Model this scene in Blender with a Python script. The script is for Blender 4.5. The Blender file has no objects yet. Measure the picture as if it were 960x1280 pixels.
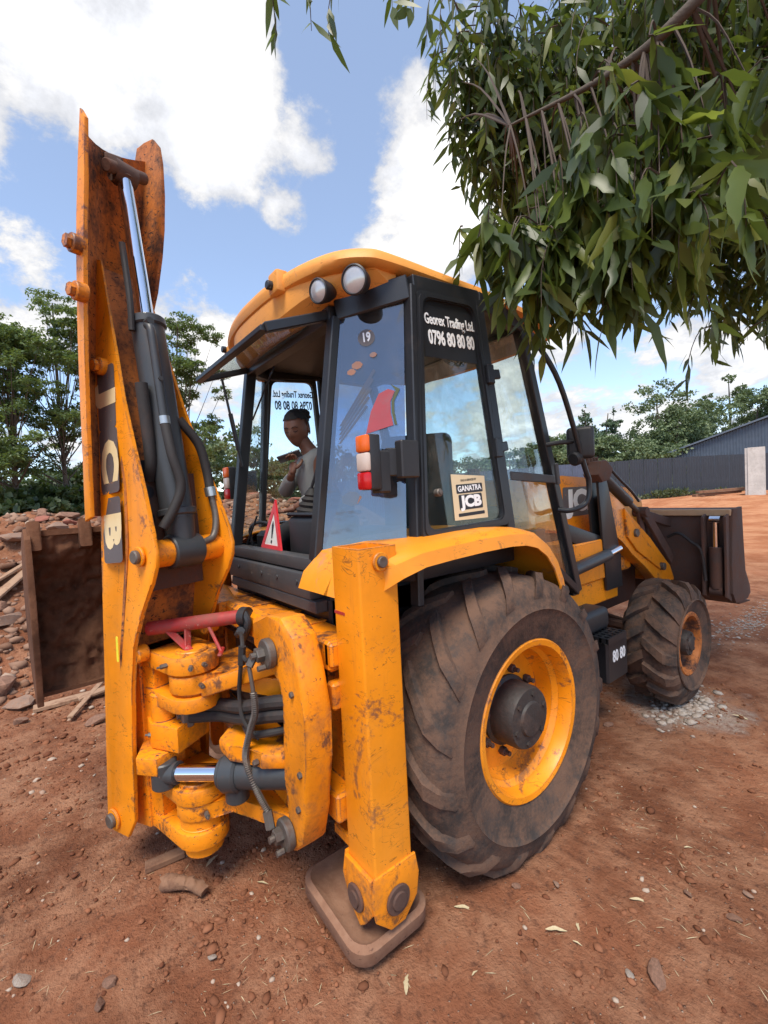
import bpy, bmesh, math, random
import numpy as np
from mathutils import Vector, Matrix, noise, Euler
rnd = random.Random(7)
R = math.radians
sc = bpy.context.scene
COL = sc.collection

# ------------------------------------------------------------------ camera
CAM = Vector((2.361, -1.828, 1.793))
def cam_axes(yaw, pitch, roll):
    y, p, r = R(yaw), R(pitch), R(roll)
    D = Vector((-math.sin(y)*math.cos(p), math.cos(y)*math.cos(p), -math.sin(p)))
    Rt = Vector((math.cos(y), math.sin(y), 0)); U = Rt.cross(D)
    c, s = math.cos(r), math.sin(r)
    return c*Rt - s*U, s*Rt + c*U, D
CR, CU, CD = cam_axes(52.127, 2.225, 2.966)
cd = bpy.data.cameras.new('camera'); cam = bpy.data.objects.new('camera', cd); COL.objects.link(cam)
m = Matrix((CR, CU, -CD)).transposed().to_4x4(); m.translation = CAM
cam.matrix_world = m
cd.sensor_fit = 'HORIZONTAL'; cd.sensor_width = 36; cd.lens = 36*560.2/960
cd.clip_start = 0.05; cd.clip_end = 3000
sc.camera = cam

# ------------------------------------------------------------------ light
sc.view_settings.view_transform = 'Standard'; sc.view_settings.look = 'None'
sc.view_settings.exposure = 1.06; sc.view_settings.gamma = 1
SUN_EL, SUN_AZ = 62, 138          # azimuth measured from +Y towards +X
sd = Vector((math.sin(R(SUN_AZ))*math.cos(R(SUN_EL)), math.cos(R(SUN_AZ))*math.cos(R(SUN_EL)), math.sin(R(SUN_EL))))
sl = bpy.data.lights.new('sun', 'SUN'); sl.energy = 2.3; sl.angle = R(24); sl.color = (1, .92, .80)
so = bpy.data.objects.new('sun', sl); COL.objects.link(so); so.rotation_euler = sd.to_track_quat('Z', 'Y').to_euler()
so.location = (0, 0, 20)

class NT:
    """small helper for node trees"""
    def __init__(s, tree): s.t = tree; s.n = tree.nodes; s.l = tree.links
    def add(s, typ, ins=None, **kw):
        nd = s.n.new(typ)
        for k, v in kw.items(): setattr(nd, k, v)
        for k, v in (ins or {}).items(): s.set(nd, k, v)
        return nd
    def set(s, nd, k, v):
        i = nd.inputs[k]
        if hasattr(v, 'bl_idname') and hasattr(v, 'outputs'): v = v.outputs[0]
        if isinstance(v, bpy.types.NodeSocket): s.l.new(v, i)
        else:
            if hasattr(i.default_value, '__len__') and not hasattr(v, '__len__'): v = [v]*len(i.default_value)
            if hasattr(v, '__len__') and len(i.default_value) == 4 and len(v) == 3: v = (*v, 1)
            i.default_value = v
    def math(s, op, a, b=0, c=0, clamp=False):
        nd = s.n.new('ShaderNodeMath'); nd.operation = op; nd.use_clamp = clamp
        s.set(nd, 0, a); s.set(nd, 1, b); s.set(nd, 2, c); return nd
    def ramp(s, f, a, b, lo=0., hi=1., interp='SMOOTHSTEP'):
        nd = s.n.new('ShaderNodeMapRange'); nd.interpolation_type = interp
        s.set(nd, 0, f); s.set(nd, 1, a); s.set(nd, 2, b); s.set(nd, 3, lo); s.set(nd, 4, hi); return nd
    def mix(s, f, a, b):
        nd = s.n.new('ShaderNodeMix'); nd.data_type = 'RGBA'; s.set(nd, 0, f); s.set(nd, 6, a); s.set(nd, 7, b); return nd.outputs[2]
    def noise(s, vec, scale, detail=6, rough=.6, dist=0):
        nd = s.n.new('ShaderNodeTexNoise'); s.set(nd, 'Vector', vec); s.set(nd, 'Scale', scale); s.set(nd, 'Detail', detail); s.set(nd, 'Roughness', rough); s.set(nd, 'Distortion', dist)
        return nd.outputs[0]

w = bpy.data.worlds.new('World'); sc.world = w; w.use_nodes = True
N = NT(w.node_tree); N.n.clear()
sky = N.add('ShaderNodeTexSky', sky_type='NISHITA', sun_disc=False, sun_elevation=R(SUN_EL), sun_rotation=R(SUN_AZ), altitude=1700, air_density=1.0, dust_density=1.2, ozone_density=1.5)
tc = N.add('ShaderNodeTexCoord'); G = tc.outputs['Generated']
sep = N.add('ShaderNodeSeparateXYZ', {0: G})
den = N.math('ADD', N.math('MAXIMUM', sep.outputs[2], 0.0), .35)
comb = N.add('ShaderNodeCombineXYZ', {0: N.math('DIVIDE', sep.outputs[0], den), 1: N.math('DIVIDE', sep.outputs[1], den), 2: .3})
n1 = N.noise(comb, 3.6, 12, .66, .1); n2 = N.noise(comb, 1.1, 4, .5)
def aedir(az, el): return (-math.sin(R(az))*math.cos(R(el)), math.cos(R(az))*math.cos(R(el)), math.sin(R(el)))
mask = N.math('ADD', N.math('MULTIPLY', n1, 1.75), N.math('MULTIPLY', n2, .35))
# cumulus banks (positive) and clear gaps (negative): azimuth left of north, elevation, radius deg, weight
for az, el, rad, wt in ((77, 45, 12, .38), (67, 38, 8, .28), (89, 37, 6, .24), (90, 23, 7, .30), (74, 19, 7, .32), (50, 29, 10, .40), (38, 34, 8, .2), (30, 9, 9, .30), (16, 9, 7, .3), (45, 12, 9, .2), (58, 38, 2.6, .34), (62, 31, 2.2, .30), (48, 42, 3.0, .30), (54, 24, 4.5, .22), (94, 33, 3, .2), (80, 34, 3, .25),
                        (82, 30, 6, -.40), (63, 26, 7, -.36), (53, 44, 7, -.42), (58, 34, 5, -.34), (22, 13, 6, -.18), (62, 52, 8, .1), (20, 40, 20, .12)):
    dt = N.add('ShaderNodeVectorMath', {0: G, 1: aedir(az, el)}, operation='DOT_PRODUCT').outputs['Value']
    mr = N.ramp(dt, math.cos(R(rad*1.5)), math.cos(R(rad*.25)), 0, wt)
    mask = N.math('ADD', mask, mr)
cov = N.ramp(mask, 1.15, 1.36)
bright = N.ramp(mask, 1.20, 1.75, .84, 1.40)
shade = N.ramp(N.noise(comb, 5.0, 8, .6), .40, .58, .50, 1.0)
ccol = N.mix(shade, (.56, .60, .70), (1, .985, .97))
bs = N.add('ShaderNodeBackground', {0: N.mix(.25, sky, N.mix(.5, sky, (5.5, 6.2, 7.2))), 1: .125})
bc = N.add('ShaderNodeBackground', {0: ccol, 1: N.math('MULTIPLY', bright, .52)})
horiz = N.ramp(sep.outputs[2], -.02, .03)
mx = N.add('ShaderNodeMixShader', {0: N.math('MULTIPLY', N.math('MULTIPLY', cov, horiz), .97), 1: bs, 2: bc})
N.add('ShaderNodeOutputWorld', {0: mx})

# ------------------------------------------------------------------ materials
MATS = {}
def newmat(name):
    mt = bpy.data.materials.new(name); mt.use_nodes = True; n = NT(mt.node_tree); n.n.clear()
    n.bsdf = n.add('ShaderNodeBsdfPrincipled'); n.out = n.add('ShaderNodeOutputMaterial', {0: n.bsdf}); n.pos = n.add('ShaderNodeTexCoord').outputs['Object']
    MATS[name] = mt
    return mt, n
def bump(n, h, strength=.3, dist=.01):
    b = n.add('ShaderNodeBump', {'Height': h, 'Strength': strength, 'Distance': dist}); n.l.new(b.outputs[0], n.bsdf.inputs['Normal'])
def surf(name, base, rough=.5, metal=0., dirt=.3, dirtc=(.16, .085, .05), chip=0., chipc=(.05, .022, .012), bmp=.15, scale=1., var=.12, streak=0., spec=.5, scratch=0., stain=0., stainc=(.10, .035, .018), fade=0., edge=0.):
    mt, n = newmat(name)
    big = n.noise(n.pos, 2.3*scale, 7, .62); fine = n.noise(n.pos, 38*scale, 5, .65)
    c = n.mix(n.ramp(big, .3, .7, 0, 1), [x*(1-var) for x in base], [min(1, x*(1+var)) for x in base])
    df = n.math('MULTIPLY', n.ramp(n.math('ADD', n.math('MULTIPLY', n.noise(n.pos, 5*scale, 9, .7), .75), n.math('MULTIPLY', fine, .25)), .62-dirt*.28, .78-dirt*.2), min(1, .25+dirt))
    if dirt > 0: c = n.mix(df, c, dirtc)
    rv = rough
    if streak > 0:
        mp = n.add('ShaderNodeMapping', {'Vector': n.pos, 'Scale': (1, 1, .12)})
        c = n.mix(n.ramp(n.noise(mp, 22, 5, .6), .56, .74, 0, streak), c, dirtc)
    if stain > 0:
        sn = n.noise(n.pos, 3.1*scale, 10, .74, .8); sm = n.ramp(n.math('ADD', n.math('MULTIPLY', sn, .85), n.math('MULTIPLY', fine, .15)), .585-stain*.05, .64-stain*.03)
        c = n.mix(n.math('MULTIPLY', sm, n.ramp(fine, .35, .6, .45, .95)), c, n.mix(fine, stainc, [x*2.6 for x in stainc]))
        if fade > 0: c = n.mix(n.ramp(n.noise(n.pos, 1.3*scale, 5, .6), .48, .70, 0, fade), c, (.66, .30, .06))
    if scratch > 0:
        mps = n.add('ShaderNodeMapping', {'Vector': n.pos, 'Scale': (.8, .8, 2.2), 'Rotation': (.3, .2, 0)})
        for sc2, w2, th in ((4.2, .0055, .52), (9.0, .007, .56)):
            ln = n.ramp(n.math('ABSOLUTE', n.math('SUBTRACT', n.noise(mps, sc2*scale, 4, .55, 1.2), .5)), w2*.5, w2, 1, 0)
            gate = n.ramp(n.noise(n.pos, sc2*1.3, 3, .5), th-.02*scratch, th+.05)
            c = n.mix(n.math('MULTIPLY', n.math('MULTIPLY', ln, gate), min(1, scratch)), c, (.06, .028, .016))
    if edge > 0:
        bv = n.add('ShaderNodeBevel', {'Radius': .011}, samples=4); dt_ = n.add('ShaderNodeVectorMath', {0: bv.outputs[0], 1: n.add('ShaderNodeNewGeometry').outputs['Normal']}, operation='DOT_PRODUCT').outputs['Value']
        em = n.math('MULTIPLY', n.ramp(dt_, .93, .985, 1, 0), n.ramp(n.math('ADD', n.math('MULTIPLY', fine, .5), n.math('MULTIPLY', n.noise(n.pos, 8, 5, .6), .6)), .50, .62, 0, edge))
        c = n.mix(em, c, n.mix(fine, (.06, .028, .018), (.22, .10, .06)))
    if chip > 0:
        mp = n.add('ShaderNodeMapping', {'Vector': n.pos, 'Scale': (1, 1, 1.7)})
        ch = n.ramp(n.math('ADD', n.math('MULTIPLY', n.noise(mp, 34*scale, 8, .72, .8), .8), n.math('MULTIPLY', big, .25)), .70-chip*.1, .715-chip*.1)
        c = n.mix(ch, c, n.mix(fine, chipc, [x*3 for x in chipc])); rv = n.math('ADD', rough, n.math('MULTIPLY', ch, .3), clamp=True)
    n.set(n.bsdf, 'Base Color', c); n.set(n.bsdf, 'Roughness', n.math('ADD', rv, n.math('MULTIPLY', df, .3), clamp=True)); n.set(n.bsdf, 'Metallic', metal)
    n.set(n.bsdf, 'Specular IOR Level', spec)
    if bmp > 0: bump(n, n.math('ADD', fine, n.math('MULTIPLY', n.noise(n.pos, 9*scale, 6, .6), 1.5)), bmp, .004)
    return mt
orange = surf('worn_orange_paint', (.82, .262, .004), .42, dirt=.22, dirtc=(.34, .11, .03), chip=.5, streak=.25, var=.13, edge=.9, scratch=.55, stain=.6, fade=.3)
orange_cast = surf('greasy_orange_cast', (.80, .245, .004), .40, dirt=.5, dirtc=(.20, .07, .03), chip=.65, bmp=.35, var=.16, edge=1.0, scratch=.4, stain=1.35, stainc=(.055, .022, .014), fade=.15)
orange_faded = surf('faded_orange_roof', (.72, .30, .055), .55, dirt=.25, dirtc=(.40, .20, .09), chip=.15, var=.10, scratch=.35, stain=.35, stainc=(.30, .13, .05))
orange_fender = surf('sun_worn_orange_fender', (.78, .265, .012), .45, dirt=.25, dirtc=(.40, .18, .07), chip=.25, var=.10, scratch=.5, stain=.4, stainc=(.28, .11, .04), fade=.2)
orange_old = surf('rusted_orange', (.50, .15, .022), .6, dirt=.75, dirtc=(.085, .038, .024), chip=1.1, chipc=(.02, .012, .01), bmp=.4, streak=.5)
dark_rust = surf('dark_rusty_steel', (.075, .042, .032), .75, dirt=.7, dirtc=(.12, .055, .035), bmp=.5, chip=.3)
mudsteel = surf('mud_caked_steel', (.10, .045, .025), .9, dirt=.9, dirtc=(.16, .075, .042), bmp=1.0, scale=.8, var=.5, spec=.2)
hubm = surf('greasy_black_hub', (.032, .026, .024), .6, dirt=.5, dirtc=(.085, .048, .034), bmp=.6, chip=.3)
pale_steel = surf('pale_scraped_steel', (.50, .31, .17), .7, dirt=.25, dirtc=(.2, .1, .05), bmp=.3)
black = surf('black_painted_metal', (.018, .019, .022), .38, dirt=.22, dirtc=(.07, .05, .042), bmp=.1)
grey_metal = surf('scuffed_dark_grey_metal', (.055, .055, .058), .5, dirt=.5, dirtc=(.12, .085, .065), chip=.6, chipc=(.10, .09, .08), bmp=.2)
cylm = surf('grey_black_ram_barrel', (.040, .043, .046), .42, dirt=.35, dirtc=(.09, .045, .035), chip=.3, chipc=(.12, .05, .035), bmp=.15)
blackp = surf('black_plastic', (.02, .02, .022), .5, dirt=.2, dirtc=(.08, .06, .05), bmp=.1)
rubber_hose = surf('dusty_rubber_hose', (.022, .019, .018), .7, dirt=.5, dirtc=(.075, .042, .032), bmp=.3)
chrome = surf('chrome_rod', (.72, .74, .78), .10, metal=1., dirt=0, var=.02, bmp=0)
steelbolt = surf('oily_bolt_steel', (.16, .14, .12), .5, metal=.6, dirt=.6, dirtc=(.09, .045, .03), bmp=.3)
red = surf('faded_red_paint', (.36, .020, .018), .55, dirt=.7, dirtc=(.22, .06, .045), chip=.5, chipc=(.25, .13, .10))
tyrem = surf('dusty_tyre_rubber', (.050, .041, .037), .85, dirt=.9, dirtc=(.135, .078, .053), bmp=.8, var=.3, scale=1.4, spec=.25, scratch=.3)
padm = surf('dirt_coated_pad', (.20, .10, .06), .85, dirt=.8, dirtc=(.27, .15, .095), bmp=.5, chip=.7, chipc=(.06, .03, .02), spec=.3)
clampm = surf('zinc_clamp', (.5, .5, .48), .35, metal=.9, dirt=.3)
white_r = surf('white_reflector', (.75, .74, .70), .4, dirt=.25, bmp=0)
sign_red = surf('red_reflector', (.65, .03, .04), .35, dirt=.1, bmp=0)
sticker_cream = surf('cream_sticker', (.66, .53, .33), .5, dirt=.1, bmp=0, var=.03)
logo_dark = surf('dark_decal', (.10, .085, .085), .5, dirt=.3, bmp=0, chip=.6, chipc=(.4, .16, .02))
logo_cream = surf('cream_decal', (.70, .55, .30), .5, dirt=.2, dirtc=(.5, .28, .08), bmp=0, chip=.4, chipc=(.3, .12, .02))
sticker_red = surf('faded_red_sticker', (.34, .055, .06), .3, dirt=.4, dirtc=(.2, .09, .10), bmp=0)
sticker_brown = surf('faded_brown_sticker', (.26, .12, .07), .3, dirt=.5, dirtc=(.14, .12, .13), bmp=0)
ink = surf('black_print', (.015, .015, .02), .5, dirt=0, bmp=0)
whitep = surf('white_vinyl_lettering', (.82, .83, .82), .5, dirt=.05, bmp=0, var=.03)
yellow_sticker = surf('yellow_sticker', (.75, .68, .04), .5, dirt=.4, bmp=0)
lamp_or = surf('orange_lens', (.80, .14, .015), .25, dirt=.1, bmp=0)
lamp_rd = surf('red_lens', (.50, .01, .012), .2, dirt=.1, bmp=0)
lamp_wh = surf('white_lens', (.62, .50, .42), .25, dirt=.15, bmp=0)
lampglass = surf('lamp_glass', (.48, .49, .49), .15, metal=.3, dirt=.15, dirtc=(.3, .27, .23), bmp=.1, scale=3)
seatm = surf('dark_vinyl_seat', (.045, .055, .045), .6, dirt=.3, bmp=.1)
skin = surf('brown_skin', (.19, .085, .052), .5, dirt=0, bmp=.05, var=.06)
hairm = surf('black_hair', (.012, .010, .010), .7, dirt=0, bmp=1., scale=4)
cloth = surf('grey_knit_top', (.27, .265, .25), .9, dirt=0, bmp=.4, scale=3, var=.05)
dcloth = surf('dark_trousers', (.02, .02, .025), .9, dirt=0, bmp=.3)
phonem = surf('grey_phone', (.12, .115, .13), .3, metal=.3, dirt=0, bmp=0)
wood = surf('dusty_plank_wood', (.34, .21, .13), .85, dirt=.6, dirtc=(.2, .1, .06), bmp=.5, streak=.3)
drywood = surf('brown_wood_chunk', (.22, .115, .065), .9, dirt=.6, dirtc=(.13, .06, .035), bmp=.7)
concrete = surf('grey_concrete_rubble', (.245, .175, .135), .9, dirt=1.0, dirtc=(.26, .15, .10), bmp=.6, var=.25)
redbrick = surf('red_rubble', (.30, .10, .065), .9, dirt=.5, dirtc=(.26, .14, .09), bmp=.6)
stonem = surf('brown_stone', (.215, .115, .075), .9, dirt=.6, dirtc=(.26, .13, .08), bmp=.7, var=.3, scale=2)
palelime = surf('pale_lime_dust', (.40, .34, .285), .95, dirt=.6, dirtc=(.26, .16, .11), bmp=.8, scale=2)
dryleaf = surf('dry_pale_leaf', (.52, .43, .26), .7, dirt=.3, dirtc=(.3, .17, .09), bmp=.2, scale=5)
shedm = surf('blue_grey_sheet_metal', (.065, .085, .115), .5, metal=.1, dirt=.25, dirtc=(.12, .14, .17), bmp=0, streak=.3)
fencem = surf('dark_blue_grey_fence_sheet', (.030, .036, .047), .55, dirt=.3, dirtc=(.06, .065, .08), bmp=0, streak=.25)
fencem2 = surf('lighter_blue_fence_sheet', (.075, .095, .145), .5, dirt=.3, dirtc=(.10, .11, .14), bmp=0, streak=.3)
whitewall = surf('weathered_white_sheet', (.52, .50, .46), .8, dirt=.4, dirtc=(.3, .27, .22), bmp=.2, streak=.6)
barkm = surf('grey_brown_bark', (.10, .078, .058), .9, dirt=.4, dirtc=(.09, .06, .045), bmp=.8, scale=2)
twigm = surf('brown_twig', (.065, .042, .028), .8, dirt=.2, bmp=.2)

def glassmat(name, tint, refl, trans=1.0, rough=.01):
    mt, n = newmat(name); n.n.remove(n.bsdf)
    tr = n.add('ShaderNodeBsdfTransparent', {0: tint}); gl = n.add('ShaderNodeBsdfGlossy', {0: (.9, .93, .95), 1: rough})
    lw_ = n.add('ShaderNodeLayerWeight', {0: .5}).outputs['Facing']; fr = n.math('ADD', n.math('MULTIPLY', n.math('POWER', lw_, 5), .9), .03); sm_ = n.add('ShaderNodeMapping', {'Vector': n.pos, 'Scale': (1, 1, .35), 'Rotation': (.5, .3, 0)}); dirt = n.math('ADD', n.ramp(n.noise(n.pos, 4, 8, .65), .42, .75, .01, .12), n.ramp(n.noise(sm_, 18, 5, .6), .55, .75, 0, .06))
    f = n.math('ADD', fr, refl, clamp=True)
    mx = n.add('ShaderNodeMixShader', {0: f, 1: tr, 2: gl})
    df = n.add('ShaderNodeBsdfDiffuse', {0: (.35, .3, .25)})
    mx2 = n.add('ShaderNodeMixShader', {0: dirt, 1: mx, 2: df})
    n.set(n.out, 0, mx2); return mt
glass = glassmat('cab_glass', (.95, .985, .975), .015)
glass_dark = glassmat('tinted_door_glass', (.80, .86, .85), .015)
glass_refl = glassmat('reflective_quarter_glass', (.36, .45, .60), .13)

def leafmat(name, a, b, c, trans=.35, rough=.45):
    mt, n = newmat(name)
    info = n.add('ShaderNodeNewGeometry'); rp = info.outputs['Random Per Island']
    oi = n.add('ShaderNodeObjectInfo').outputs['Random']
    v = n.math('FRACT', n.math('ADD', n.math('MULTIPLY', rp, 1.0), oi))
    c1 = n.mix(n.ramp(v, 0, .7), a, b); c2 = n.mix(n.ramp(v, .82, .95), c1, c)
    n.set(n.bsdf, 'Base Color', c2); n.set(n.bsdf, 'Roughness', rough)
    tl = n.add('ShaderNodeBsdfTranslucent', {0: n.mix(.5, c2, (.25, .32, .03))})
    mx = n.add('ShaderNodeMixShader', {0: trans, 1: n.bsdf, 2: tl}); n.set(n.out, 0, mx); return mt
eucleaf = leafmat('eucalyptus_leaf', (.036, .060, .018), (.085, .125, .036), (.19, .21, .045), .45, .38)
acacia = leafmat('feathery_dark_leaf', (.08, .13, .05), (.12, .18, .065), (.16, .22, .075), .42)
bushleaf = leafmat('bush_leaf', (.03, .055, .02), (.07, .11, .04), (.11, .13, .05), .25)
farleaf = leafmat('far_tree_leaf', (.08, .12, .058), (.145, .19, .085), (.19, .23, .10), .2, .6)  # lightened so the leaf colour itself carries the distant haze
coniferleaf = leafmat('conifer_needles', (.045, .085, .05), (.085, .13, .07), (.11, .16, .07), .15, .6)  # needles lightened likewise, haze painted into their colour
weedm = leafmat('weed_leaf', (.05, .08, .03), (.09, .11, .05), (.12, .13, .06), .25, .6)

# soil
mt, n = newmat('red_soil'); soil = mt
a = n.noise(n.pos, .55, 8, .6); b_ = n.noise(n.pos, 3.2, 9, .68); c_ = n.noise(n.pos, 26, 8, .7)
col = n.mix(n.ramp(a, .35, .68), (.17, .062, .030), (.34, .132, .066))
col = n.mix(n.ramp(b_, .38, .68, 0, .75), col, (.46, .235, .135))
col = n.mix(n.ramp(c_, .30, .50, .7, 0), col, (.085, .038, .026))
vor = n.add('ShaderNodeTexVoronoi', {'Vector': n.pos, 'Scale': 70, 'Randomness': 1.0}); vr = n.add('ShaderNodeSeparateColor', {0: vor.outputs['Color']})
peb = n.math('MULTIPLY', n.ramp(vor.outputs['Distance'], .10, .30, 1, 0), n.ramp(vr.outputs[0], .90, .93))
col = n.mix(peb, col, n.mix(vr.outputs[1], (.30, .17, .11), (.52, .42, .33)))
sp = n.add('ShaderNodeSeparateXYZ', {0: n.pos})
far = n.math('MULTIPLY', n.ramp(n.add('ShaderNodeVectorMath', {0: n.pos}, operation='LENGTH').outputs['Value'], 5, 14), .75)
col = n.mix(far, col, n.mix(n.ramp(n.noise(n.pos, .8, 7, .6), .35, .65), (.42, .15, .06), (.58, .27, .13)))  # soil farther off coloured brighter, its sunlit look put into the colour
pdm = n.add('ShaderNodeVectorMath', {0: n.pos, 1: (1.0, 2.1, 0)}, operation='DISTANCE').outputs['Value']
pm = n.math('MULTIPLY', n.ramp(n.math('ADD', pdm, n.math('MULTIPLY', n.math('SUBTRACT', b_, .5), 1.1)), .22, .52, 1, 0), n.ramp(c_, .35, .6, .35, 1)); col = n.mix(n.math('MULTIPLY', pm, .75), col, (.43, .37, .31))
gr = n.ramp(n.add('ShaderNodeVectorMath', {0: n.pos}, operation='LENGTH').outputs['Value'], 55, 90)
col = n.mix(gr, col, (.07, .10, .035))
n.set(n.bsdf, 'Base Color', col); n.set(n.bsdf, 'Roughness', .95); n.set(n.bsdf, 'Specular IOR Level', .15)
bump(n, n.math('ADD', n.math('ADD', n.math('MULTIPLY', b_, 3), n.math('MULTIPLY', c_, 1.5)), n.math('ADD', n.math('MULTIPLY', peb, .5), n.math('MULTIPLY', n.noise(n.pos, 90, 4, .7), .5))), .95, .022)

# ------------------------------------------------------------------ mesh helpers
def props(o, label=None, cat=None, group=None, kind=None):
    for k, v in (('label', label), ('category', cat), ('group', group), ('kind', kind)):
        if v: o[k] = v
    return o
def empty(name, loc, label, cat, group=None):
    o = bpy.data.objects.new(name, None); COL.objects.link(o); o.location = loc; o.empty_display_size = .2
    return props(o, label, cat, group)
def finish(name, bm, mat, parent=None, smooth=32, label=None):
    me = bpy.data.meshes.new(name)
    bmesh.ops.recalc_face_normals(bm, faces=bm.faces)
    bm.to_mesh(me); bm.free()
    for mm in (mat if isinstance(mat, (list, tuple)) else [mat]): me.materials.append(mm)
    if smooth:
        me.polygons.foreach_set('use_smooth', [True]*len(me.polygons)); me.set_sharp_from_angle(angle=R(smooth))
    o = bpy.data.objects.new(name, me); COL.objects.link(o)
    if parent is not None:
        o.parent = parent
        pl = Vector((0, 0, 0)); p = parent
        while p is not None: pl += p.location; p = p.parent
        me.transform(Matrix.Translation(-pl))
    if label: o['label'] = label
    return o
def B(): return bmesh.new()
def xf(verts, M): 
    for v in verts: v.co = M @ v.co
def box(bm, lo, hi, bev=.006, M=None, seg=1):
    r = bmesh.ops.create_cube(bm, size=1); vs = r['verts']
    lo, hi = Vector(lo), Vector(hi); s = hi-lo; c = (hi+lo)/2
    for v in vs: v.co = Vector((v.co.x*s.x, v.co.y*s.y, v.co.z*s.z))+c
    es = list({e for v in vs for e in v.link_edges})
    if bev:
        rr = bmesh.ops.bevel(bm, geom=es, offset=bev, segments=seg, affect='EDGES', profile=.5)
        vs = list({v for f in rr['faces'] for v in f.verts} | {v for v in vs if v.is_valid})
    if M: xf(vs, M)
    return vs
def frame(o, x, y=None, z=None):
    """matrix from origin + axes"""
    x = Vector(x).normalized()
    if z is None: z = x.cross(Vector(y)).normalized(); y = z.cross(x)
    else: z = Vector(z).normalized(); y = z.cross(x).normalized(); z = x.cross(y)
    m = Matrix((x, y, z)).transposed().to_4x4(); m.translation = Vector(o); return m
def bar(bm, p, q, w, h, up=(0, 0, 1), bev=.005):
    """rectangular bar from p to q, w wide (across), h along up"""
    p, q = Vector(p), Vector(q); d = q-p; L = d.length
    up = Vector(up)
    if abs(up.normalized().dot(d.normalized())) > .98: up = Vector((0, 1, 0))
    z = (up-d.normalized()*up.dot(d.normalized())).normalized(); y = z.cross(d.normalized())
    M = Matrix((d.normalized(), y, z)).transposed().to_4x4(); M.translation = p
    return box(bm, (0, -w/2, -h/2), (L, w/2, h/2), bev, M)
def cyl(bm, p, q, r, r2=None, seg=24, bev=0.0):
    p, q = Vector(p), Vector(q); d = q-p
    if r2 is None: r2 = r
    prof = [(0, 0), (max(r-bev, 0), 0), (r, bev), (r2, d.length-bev), (max(r2-bev, 0), d.length), (0, d.length)] if bev else [(0, 0), (r, 0), (r2, d.length), (0, d.length)]
    return lathe(bm, prof, p, d, seg)
def lathe(bm, prof, o, axis, seg=32, closed=False):
    """prof: (radius, distance along axis)"""
    q = Vector(axis).normalized().to_track_quat('Z', 'Y').to_matrix(); o = Vector(o); rings = []
    for r, h in prof:
        if r < 1e-6: rings.append([bm.verts.new(o+q@Vector((0, 0, h)))])
        else: rings.append([bm.verts.new(o+q@Vector((r*math.cos(2*math.pi*i/seg), r*math.sin(2*math.pi*i/seg), h))) for i in range(seg)])
    rr = list(zip(rings, rings[1:]))
    if closed: rr.append((rings[-1], rings[0]))
    for A, C in rr:
        for i in range(seg):
            j = (i+1) % seg
            if len(A) == 1 and len(C) == 1: break
            if len(A) == 1: bm.faces.new((A[0], C[i], C[j]))
            elif len(C) == 1: bm.faces.new((A[i], A[j], C[0]))
            else: bm.faces.new((A[i], A[j], C[j], C[i]))
    return [v for r_ in rings for v in r_]
def catmull(pts, k=6):
    pts = [Vector(p) for p in pts]; P = [2*pts[0]-pts[1]]+pts+[2*pts[-1]-pts[-2]]; out = []
    for i in range(1, len(P)-2):
        for j in range(k):
            t = j/k; a, b, c, d = P[i-1:i+3]
            out.append(.5*((2*b)+(-a+c)*t+(2*a-5*b+4*c-d)*t*t+(-a+3*b-3*c+d)*t**3))
    out.append(P[-2]); return out
def tube(bm, pts, r, seg=10, k=6, smooth=True, radii=None):
    pl = catmull(pts, k) if smooth and len(pts) > 2 else [Vector(p) for p in pts]
    n_ = len(pl); rings = []; up = Vector((0, 0, 1))
    t = (pl[1]-pl[0]).normalized()
    if abs(t.dot(up)) > .9: up = Vector((1, 0, 0))
    nrm = (up-t*up.dot(t)).normalized()
    for i, p in enumerate(pl):
        t = ((pl[min(i+1, n_-1)]-pl[max(i-1, 0)])).normalized()
        nrm = (nrm-t*nrm.dot(t)).normalized(); bi = t.cross(nrm)
        rr = r if radii is None else radii[0]+(radii[1]-radii[0])*i/(n_-1)
        rings.append([bm.verts.new(p+nrm*rr*math.cos(2*math.pi*a/seg)+bi*rr*math.sin(2*math.pi*a/seg)) for a in range(seg)])
    for A, C in zip(rings, rings[1:]):
        for i in range(seg): bm.faces.new((A[i], A[(i+1) % seg], C[(i+1) % seg], C[i]))
    bm.faces.new(rings[0]); bm.faces.new(rings[-1])
def prism(bm, pts, M, d0, d1, bev=.004):
    """polygon pts (a,b) in plane of M's x,y extruded along M's z from d0 to d1"""
    n_ = len(pts); f0 = [bm.verts.new((a, b, d0)) for a, b in pts]; f1 = [bm.verts.new((a, b, d1)) for a, b in pts]
    fs = [bm.faces.new(f0[::-1]), bm.faces.new(f1)]
    for i in range(n_): fs.append(bm.faces.new((f0[i], f0[(i+1) % n_], f1[(i+1) % n_], f1[i])))
    vs = f0+f1
    if bev:
        es = [e for f in fs[:2] for e in f.edges]
        rr = bmesh.ops.bevel(bm, geom=es, offset=bev, segments=2, affect='EDGES', profile=.5)
        vs = list({v for f in rr['faces'] for v in f.verts} | {v for v in vs if v.is_valid})
    xf(vs, M); return vs
def ringprism(bm, outer, hole, M, d0, d1):
    """plate with a hole: outer and hole have the same number of points"""
    n_ = len(outer); L = []
    for P in (outer, hole):
        for d in (d0, d1): L.append([bm.verts.new((a, b, d)) for a, b in P])
    o0, o1, h0, h1 = L
    for i in range(n_):
        j = (i+1) % n_
        bm.faces.new((o0[i], o0[j], o1[j], o1[i])); bm.faces.new((h0[j], h0[i], h1[i], h1[j]))
        bm.faces.new((o0[j], o0[i], h0[i], h0[j])); bm.faces.new((o1[i], o1[j], h1[j], h1[i]))
    vs = [v for l in L for v in l]; xf(vs, M); return vs
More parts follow.
